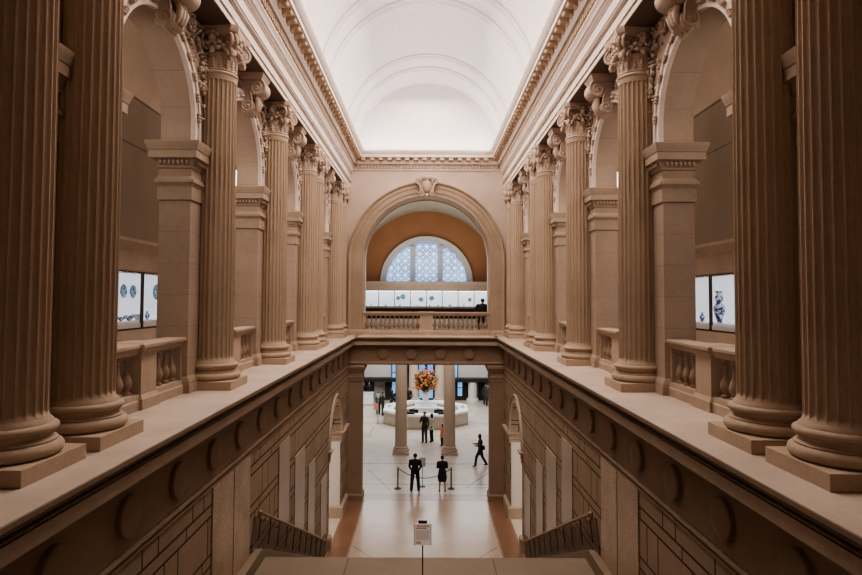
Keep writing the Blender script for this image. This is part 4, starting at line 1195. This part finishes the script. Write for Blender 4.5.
# ------------------------------------------------------------------ people
def remesh(mb, name, mat, parent, voxel, smooth=4):
    me = mb.mesh(name+'_src', mat); o = bpy.data.objects.new(name+'_tmp', me); COL.objects.link(o)
    r = o.modifiers.new('r', 'REMESH'); r.mode = 'VOXEL'; r.voxel_size = voxel; r.use_smooth_shade = True
    s_ = o.modifiers.new('s', 'SMOOTH'); s_.factor = .5; s_.iterations = smooth
    dg = bpy.context.evaluated_depsgraph_get(); ev = o.evaluated_get(dg)
    nm_ = bpy.data.meshes.new_from_object(ev); nm_.name = name
    bpy.data.objects.remove(o); nm_.materials.clear(); nm_.materials.append(mat)
    c = bpy.data.objects.new(name, nm_); COL.objects.link(c); c.parent = parent; return c
def person(label, loc, rz, H, top='suit', bottom='suit', skin='skin', hair='hair', long_hair=False, skirt=False, coat=None, joints=None, voxel=.014, bag=None, category='person', group=None, shorthem=.86, head_tilt=0):
    k = H/1.75
    J = dict(pel=(0,0,.95), wst=(0,.0,1.10), chs=(0,0,1.30), nck=(0,-.005,1.49), hed=(0,.015,1.635),
             shL=(-.185,0,1.42), elL=(-.245,-.03,1.14), wrL=(-.235,.03,.89), shR=(.185,0,1.42), elR=(.245,-.03,1.14), wrR=(.235,.03,.89),
             hpL=(-.09,0,.93), knL=(-.105,.015,.50), anL=(-.115,-.02,.085), hpR=(.09,0,.93), knR=(.105,.015,.50), anR=(.115,-.02,.085))
    if joints: J.update(joints)
    J = {a: Vector(b)*k for a, b in J.items()}
    root = empty('person', loc, rz)
    def limb(m, a, b, r0, r1, n=3):
        a, b = Vector(a), Vector(b)
        m.ball(a, r0, 12, 8); m.tube([a.lerp(b, i/n) for i in range(n+1)], r0, 12, r1=r1); m.ball(b, r1, 12, 8)
    def torso(m, e=0):
        m.ball(J['pel']+Vector((0,0,0)), ((.165+e)*k,(.115+e)*k,(.13)*k), 16, 10)
        m.ball(J['wst'], ((.140+e)*k,(.100+e)*k,.15*k), 16, 10)
        m.ball(J['chs'], ((.170+e)*k,(.118+e)*k,.19*k), 16, 10)
        m.ball((J['shL']+J['shR'])/2+Vector((0,0,-.01*k)), ((.16+e)*k,(.085+e)*k,.075*k), 16, 10)
        for s_ in 'LR': limb(m, (J['shL']+J['shR'])/2, J['sh'+s_]-Vector((0,0,.015*k)), (.07+e)*k, (.058+e)*k)
    m = MB(); torso(m)
    # neck and head with face
    limb(m, J['nck']-Vector((0,0,.05*k)), J['hed']-Vector((0,0,.06*k)), .055*k, .05*k)
    hd = J['hed']; m.ball(hd+Vector((0,-.008,.02))*k, (.074*k,.092*k,.098*k), 16, 12); m.ball(hd+Vector((0,.02,-.045))*k, (.055*k,.062*k,.07*k), 14, 10)
    m.ball(hd+Vector((0,.095,-.01))*k, (.013*k,.022*k,.026*k), 8, 6); m.ball(hd+Vector((0,.085,-.055))*k, (.026*k,.010*k,.010*k), 8, 6)
    for s_ in (-1,1): m.ball(hd+Vector((s_*.076,-.005,-.005))*k, (.012*k,.022*k,.034*k), 8, 6); m.ball(hd+Vector((s_*.03,.080,.012))*k, (.014*k,.010*k,.010*k), 8, 6)
    for s_, sx in (('L',-1),('R',1)):
        limb(m, J['sh'+s_], J['el'+s_], .048*k, .038*k); limb(m, J['el'+s_], J['wr'+s_], .038*k, .026*k)
        limb(m, J['hp'+s_], J['kn'+s_], .080*k, .054*k); limb(m, J['kn'+s_], J['an'+s_], .055*k, .036*k); m.ball(J['kn'+s_].lerp(J['an'+s_], .3)+Vector((0,-.015*k,0)), (.05*k,.055*k,.1*k), 10, 8)
        # hand: palm, four fingers, thumb
        d = (J['wr'+s_]-J['el'+s_]).normalized(); side_ = Vector((0,1,0)) if abs(d.y) < .7 else Vector((0,0,1)); side_ = (side_-d*side_.dot(d)).normalized(); nrm = d.cross(side_)
        w = J['wr'+s_]; palm = w+d*.05*k; R = Matrix((side_, nrm, d)).transposed()
        m.ball(palm, (.038*k,.017*k,.052*k), 10, 8, R)
        for q, ln in zip((-.026,-.009,.009,.026), (.062,.074,.080,.070)):
            b0 = palm+side_*q*k+d*.035*k; b1 = b0+d*ln*.55*k+nrm*-sx*.006*k; b2 = b1+d*ln*.4*k+nrm*-sx*.022*k
            m.tube([b0,b1,b2], [.0095*k,.009*k,.0075*k], 7)
        t0 = w+d*.025*k+side_*.03*k; m.tube([t0, t0+(d*.6+side_*.7)*.035*k, t0+(d*.95+side_*.55)*.065*k], [.011*k,.0105*k,.008*k], 7)
        an = J['an'+s_]; m.tube([an+Vector((0,-.03*k,-.03*k)), an+Vector((0,.07*k,-.05*k)), an+Vector((0,.13*k,-.06*k))], [.035*k,.032*k,.024*k], 8)
    remesh(m, 'body', S[skin], root, min(voxel,.012))
    # hair
    h_ = MB(); h_.ball(hd+Vector((0,-.022,.035))*k, (.084*k,.095*k,.098*k), 16, 12)
    if long_hair:
        h_.ball(hd+Vector((0,-.05,-.06))*k, (.082*k,.06*k,.13*k), 14, 10); h_.ball(hd+Vector((0,-.06,-.15))*k, (.075*k,.045*k,.10*k), 12, 8)
        for s_ in (-1,1): h_.ball(hd+Vector((s_*.07,-.01,-.06))*k, (.022*k,.045*k,.11*k), 10, 8)
    remesh(h_, 'hair', S[hair], root, .012)
    # upper garment
    c = MB(); torso(c, .016)
    if not skirt or coat: c.ball(J['pel']+Vector((0,0,-.03*k)), (.182*k,.132*k,.12*k), 16, 10)
    for s_ in 'LR':
        limb(c, J['sh'+s_], J['el'+s_], .064*k, .054*k); limb(c, J['el'+s_], J['el'+s_].lerp(J['wr'+s_], .93), .054*k, .040*k)
    limb(c, J['nck']-Vector((0,0,.06*k)), J['nck']-Vector((0,0,.015*k)), .075*k, .062*k)
    remesh(c, {'suit':'jacket'}.get(top,'top'), S[top], root, voxel)
    if coat:      # long hem
        z0 = J['pel'].z; zz = coat*k
        cm = MB().lathe([(.17*k,z0+.08*k),(.185*k,z0-.05*k),(.20*k,(z0+zz)/2),(.225*k,zz),(.21*k,zz),(.17*k,z0)], seg=24)
        cm.v = [(x+J['pel'].x, y*.72+J['pel'].y, z) for x,y,z in cm.v]; cm.build('coat_hem', S[top], root, smooth=50)
    if skirt:
        z0 = J['pel'].z; zz = skirt*k
        cm = MB().lathe([(.150*k,z0+.14*k),(.182*k,z0),(.195*k,(z0+zz)/2),(.185*k,zz),(.17*k,zz),(.15*k,z0)], seg=24)
        cm.v = [(x+J['pel'].x, y*.75+J['pel'].y, z) for x,y,z in cm.v]; cm.build('skirt', S[bottom], root, smooth=50)
    else:
        p = MB(); p.ball(J['pel']-Vector((0,0,.02*k)), (.178*k,.130*k,.13*k), 16, 10)
        for s_ in 'LR': limb(p, J['hp'+s_], J['kn'+s_], .100*k, .078*k); limb(p, J['kn'+s_], J['an'+s_]+Vector((0,0,-.015*k)), .076*k, .066*k)
        remesh(p, 'trousers', S[bottom], root, voxel)
    for s_ in 'LR':
        an = J['an'+s_]; sh = MB(); zf = an.z-.085*k
        sh.ball(an+Vector((0,-.03,-.045))*k, (.042*k,.05*k,.045*k), 10, 8); sh.ball(an+Vector((0,.07,-.055))*k, (.045*k,.11*k,.034*k), 12, 8); sh.ball(an+Vector((0,.02,-.04))*k, (.042*k,.08*k,.045*k), 12, 8)
        remesh(sh, 'shoe', S['black'], root, .012)
    if bag:
        bm_, bp = bag; q = Vector(bp)*k
        MB().ball(q, (.10*k,.06*k,.13*k), 10, 8).build('body', S[bm_], None) if False else None
    tag(root, label, category, group); return root
G = ZG
# two people seen from behind at the rope
ya = 27.0
pm = person('person in black suit seen from behind, legs apart, standing left at the rope', (-.48,ya+.50,G), 0, 1.69, joints=dict(anL=(-.16,-.02,.085), knL=(-.13,.015,.50), anR=(.16,-.02,.085), knR=(.13,.015,.50), shL=(-.20,0,1.42), shR=(.20,0,1.42), elL=(-.245,-.01,1.15), wrL=(-.17,.13,.95), elR=(.245,-.01,1.15), wrR=(.17,.13,.95)), voxel=.012)
pw_ = person('person in black knee-length coat seen from behind, standing right at the rope', (.76,ya+.50,G), 0, 1.60, top='dress', bottom='dress', skirt=.50, coat=.62, joints=dict(elL=(-.225,.0,1.17), wrL=(-.10,.20,1.16), elR=(.225,0,1.17), wrR=(.10,.20,1.16), anL=(-.13,-.02,.085), anR=(.13,-.02,.085)), voxel=.012)
pm.scale = (1.10,1.1,1); pw_.scale = (1.08,1.1,1)
# walking woman with a phone, heading left
wk = person('long-haired person in dark clothes striding left while looking at a phone', (2.86,31.5,G), pi/2, 1.70, top='gray', bottom='jean', long_hair=True, skin='skin2', coat=.66,
       joints=dict(hpL=(-.09,.02,.93), knL=(-.09,.22,.54), anL=(-.09,.28,.11), hpR=(.09,-.02,.93), knR=(.09,-.12,.50), anR=(.09,-.34,.14), elR=(.22,.08,1.16), wrR=(.10,.30,1.20), elL=(-.24,.02,1.16), wrL=(-.12,.26,1.14), hed=(0,.05,1.62)))
ph = MB().box(-.037,.037,-.006,.006,-.07,.07).build('phone', S['blackm']); ph.location = (2.44, 31.58, G+1.22); ph.rotation_euler = (0,.5,pi/2); tag(ph, 'black phone held up by the person walking left', 'phone')
# couple near the desk
person('tall person in dark olive coat standing close to a companion, before the desk', (-.08,36.7,G), 2.6, 1.86, top='olive', bottom='gray', joints=dict(elR=(.26,.05,1.18), wrR=(.14,.24,1.15)), voxel=.016)
person('person in cream coat and dark trousers standing close beside the taller one', (.36,36.9,G), 1.2, 1.72, top='cream', bottom='black', long_hair=True, coat=.78, skin='skin2', joints=dict(elR=(.26,.05,1.2), wrR=(.1,.22,1.3)), voxel=.016)
person('child in coral orange top and dark leggings beside the right stone column', (.97,35.9,G), 2.0, 1.28, top='coral', bottom='gray', long_hair=True, skin='skin2', coat=.72, voxel=.014)
# crowd on the left
person('person in dark jacket with backpack leaning on the left of the desk', (-3.25,45.2,G), -1.3, 1.75, top='olive', bottom='gray', voxel=.018, joints=dict(elR=(.25,.1,1.2), wrR=(.15,.3,1.15)))
person('person in black standing behind the one at the left of the desk', (-2.75,47.6,G), -2.0, 1.74, top='black', bottom='jean', voxel=.02)
person('person with black coat partly hidden by the left stone column', (-2.3,46.6,G), 3.0, 1.70, top='black', bottom='black', long_hair=True, coat=.7, voxel=.02)
person('person in charcoal beside the backpack wearer at the left of the desk', (-3.62,45.6,G), -.6, 1.66, top='gray', bottom='black', voxel=.02)
def bag():
    r = empty('shopping_bag', (-3.74,45.15,G+.42))
    MB().wrap(-.16,.16,-.07,.07,[(0,0),(.01,.25),(0,.46)]).build('pouch', S['coral'], r, bevel=.01)
    MB().tube([(-.08,0,.45),(-.08,0,.56),(0,0,.62),(.08,0,.56),(.08,0,.45)], .012, 6).build('strap', S['black'], r, smooth=60)
    tag(r, 'coral orange shopping bag carried by the charcoal-clad person left of the desk', 'bag')
bag()
person('person in black behind the desk, between the left column and the flowers', (-1.35,47.5,G), pi, 1.78, top='black', bottom='black', voxel=.02)
person('person in black standing by the white counter at far left', (-4.8,50.6,G), pi, 1.74, top='black', bottom='black', voxel=.02)
person('person in black at the far left edge of the doorway view', (-5.25,50.9,G), 2.5, 1.7, top='black', bottom='black', voxel=.02)
person('person in dark coat at the far right edge of the doorway view', (5.1,49.2,G), 2.7, 1.74, top='gray', bottom='black', coat=.7, voxel=.02)
person('person in brown top near the booths at the back right', (4.95,50.0,G), 3.6, 1.68, top='gray', bottom='black', long_hair=True, voxel=.02)
# person on the balcony
person('dark silhouetted person leaning behind the right end of the upper balustrade', (2.72,28.8,0), .1, 1.68, top='black', bottom='black', voxel=.014, coat=.55, joints=dict(shL=(-.21,0,1.42), shR=(.21,0,1.42), elL=(-.33,.02,1.16), wrL=(-.24,.20,1.04), elR=(.33,.02,1.16), wrR=(.24,.20,1.04)))
bpy.data.objects[[o.name for o in bpy.data.objects if o.get('label','').startswith('dark silhouetted')][0]].scale = (1.22,1.1,1)
def shoulder_bag():
    r = empty('shoulder_bag', (3.0,31.28,G+1.05))
    MB().wrap(-.06,.06,-.04,.04,[(0,-.12),(.02,-.08),(.015,.06),(-.01,.11)]).build('pouch', S['black'], r, bevel=.015)
    MB().tube([(-.09,0,.11),(-.14,.02,.26),(-.16,.05,.38)], .012, 6).build('strap', S['black'], r, smooth=60)
    tag(r, 'black shoulder bag at the hip of the person walking left', 'bag')
shoulder_bag()
# tall post on the left
def post(x, y, h, label):
    r = empty('sign_post', (x,y,G))
    MB().lathe([(.2,0),(.2,.015),(.04,.035),(.02,.06),(0,.06)], seg=24).build('base', S['steel'], r, smooth=40)
    MB().tube([(0,0,.03),(0,0,h)], .03, 12).build('pole', S['steel'], r, smooth=40)
    MB().box(-.10,.10,-.015,.015,h-.05,h+.25).build('board', S['caseshelf'], r, bevel=.005)
    tag(r, label, 'sign')
post(-3.38, 42.2, 1.85, 'tall thin grey post with a board left of the octagonal desk')
# stanchions and rope
def stanchion(x, y, label):
    r = empty('rope_stanchion', (x,y,G))
    MB().lathe([(.17,0),(.17,.02),(.10,.04),(.03,.06),(0,.06)], seg=28).build('base', S['frame'], r, smooth=40)
    MB().tube([(0,0,.04),(0,0,.93)], .032, 14).build('pole', S['frame'], r, smooth=40)
    MB().lathe([(.026,.92),(.04,.93),(.045,.96),(.03,.985),(.0,.99)], seg=16).build('cap', S['bronze'], r, smooth=40)
    tag(r, label, 'stanchion')
stanchion(-1.28, 27.85, 'bronze rope stanchion left of the person in the suit')
stanchion(1.18, 27.85, 'bronze rope stanchion right of the person in the knee-length coat')
def rope(a, b, sag, label):
    a, b = Vector(a), Vector(b); n = 16; pts = []
    for i in range(n+1):
        t = i/n; p = a.lerp(b, t); p.z -= sag*4*t*(1-t); pts.append(p)
    o = MB().tube(pts, .018, 8).build('barrier_rope', S['rope'], smooth=60); tag(o, label, 'rope')
rope((-1.235,27.85,G+.90),(1.135,27.85,G+.90), .42, 'dark rope sagging between the two bronze stanchions')
def small_sign():
    r = empty('notice_stand', (-.15,28.15,G))
    MB().lathe([(.15,0),(.15,.015),(.02,.03),(0,.03)], seg=24).build('base', S['blackm'], r, smooth=40)
    MB().tube([(0,0,.02),(0,0,.95)], .014, 8).build('pole', S['blackm'], r, smooth=40)
    MB().box(-.14,.14,-.012,.012,.93,1.33).build('board', S['grayp'], r, bevel=.004)
    MB().box(-.10,.10,-.014,-.012,.97,1.29).build('sheet', S['caseshelf'], r)
    tag(r, 'small notice on a thin pole just beyond the person in the suit', 'sign')
small_sign()

# ------------------------------------------------------------------ lights
def area(name, loc, rot, sx, sy, power, col=(1,.9,.8), spread=180):
    l = bpy.data.lights.new(name, 'AREA'); l.shape = 'RECTANGLE'; l.size = sx; l.size_y = sy; l.energy = power; l.color = col; l.spread = radians(spread)
    o = bpy.data.objects.new(name, l); COL.objects.link(o); o.location = loc; o.rotation_euler = rot; return o
W1 = (1,.93,.90)
# cove lights on top of the cornices, pointing up and inward
for sg in (-1,1):
    for (ya_, yb_, p) in ((8.0,18.0,140),(18.0,27.0,160)):
        area('cove_light', (sg*3.12, (ya_+yb_)/2, 8.50), (0, radians(180) + sg*radians(-52), 0), .22, yb_-ya_, p, W1)
area('cove_light_end', (0, YW-.40, 8.50), (radians(180-0), 0, 0), 5.2, .22, 60, W1)
# great hall
area('hall_light', (0, 43.5, -.8), (0,0,0), 16, 11, 1500, (.93,.96,1.0))
area('hall_light_front', (0, 31.6, -.8), (0,0,0), 9, 4, 130, (1,.94,.88))
area('hall_upper_light', (0, 41, 1.5), (radians(180),0,0), 8, 16, 700, (1,.86,.68))
area('window_glow', (0, 46, 4.5), (radians(90),0,0), 8, 3, 80, (.8,.9,1))  # added lamp facing the lunette, whitens its lattice
# passages beside the lower arch
for sg in (-1,1):
    area('passage_light', (sg*5.9, 22.3, -1.6), (0,0,0), 2.0, 5, 45, (1,.88,.76))
    area('passage_wash', (sg*5.2, 19.2, -4.2), (radians(90),0,0), 1.5, 2.5, 75, (1,.92,.88))
# galleries
for sg in (-1,1):
    area('gallery_light', (sg*6.2, 15, 8.7), (0,0,0), 1.5, 20, 150, (1,.80,.64))
for sg in (-1,1):
    for c in BAYS:
        o = area('gallery_accent', (sg*5.7, c-1.7, 5.9), (0,0,0), .8, .8, 42, (1,.84,.72))  # added lamp per bay to brighten jambs facing the viewer
        o.rotation_euler = Vector((-sg*.62,1.6,-.35)).to_track_quat('-Z','Y').to_euler()
# added fill lamp floating below the vault, brightens columns and ledges
area('vault_fill', (0, 16.8, 11.0), (0,0,0), 2.6, 19.5, 1600, (1,.84,.70))

w = bpy.data.worlds.new('world'); SC.world = w; w.use_nodes = True
w.node_tree.nodes['Background'].inputs[0].default_value = (.9,.75,.62,1); w.node_tree.nodes['Background'].inputs[1].default_value = .02

# ------------------------------------------------------------------ camera
cd = bpy.data.cameras.new('camera'); cam = bpy.data.objects.new('camera', cd); COL.objects.link(cam)
cd.sensor_width = 36; cd.lens = 595/862*36; cd.shift_x = 4.5/862; cd.shift_y = -12/862; cd.clip_end = 200; cd.clip_start = .05
cam.matrix_world = Matrix.Translation((0,0,EYE)) @ Matrix.Rotation(radians(90)+atan(.040), 4, 'X') @ Matrix.Rotation(radians(.25), 4, 'Z')
SC.camera = cam
SC.view_settings.view_transform = 'AgX'
SC.view_settings.look = 'AgX - Medium High Contrast'
SC.view_settings.exposure = 0
SC.cycles.use_denoising = True
SC.cycles.max_bounces = 8
SC.cycles.diffuse_bounces = 5
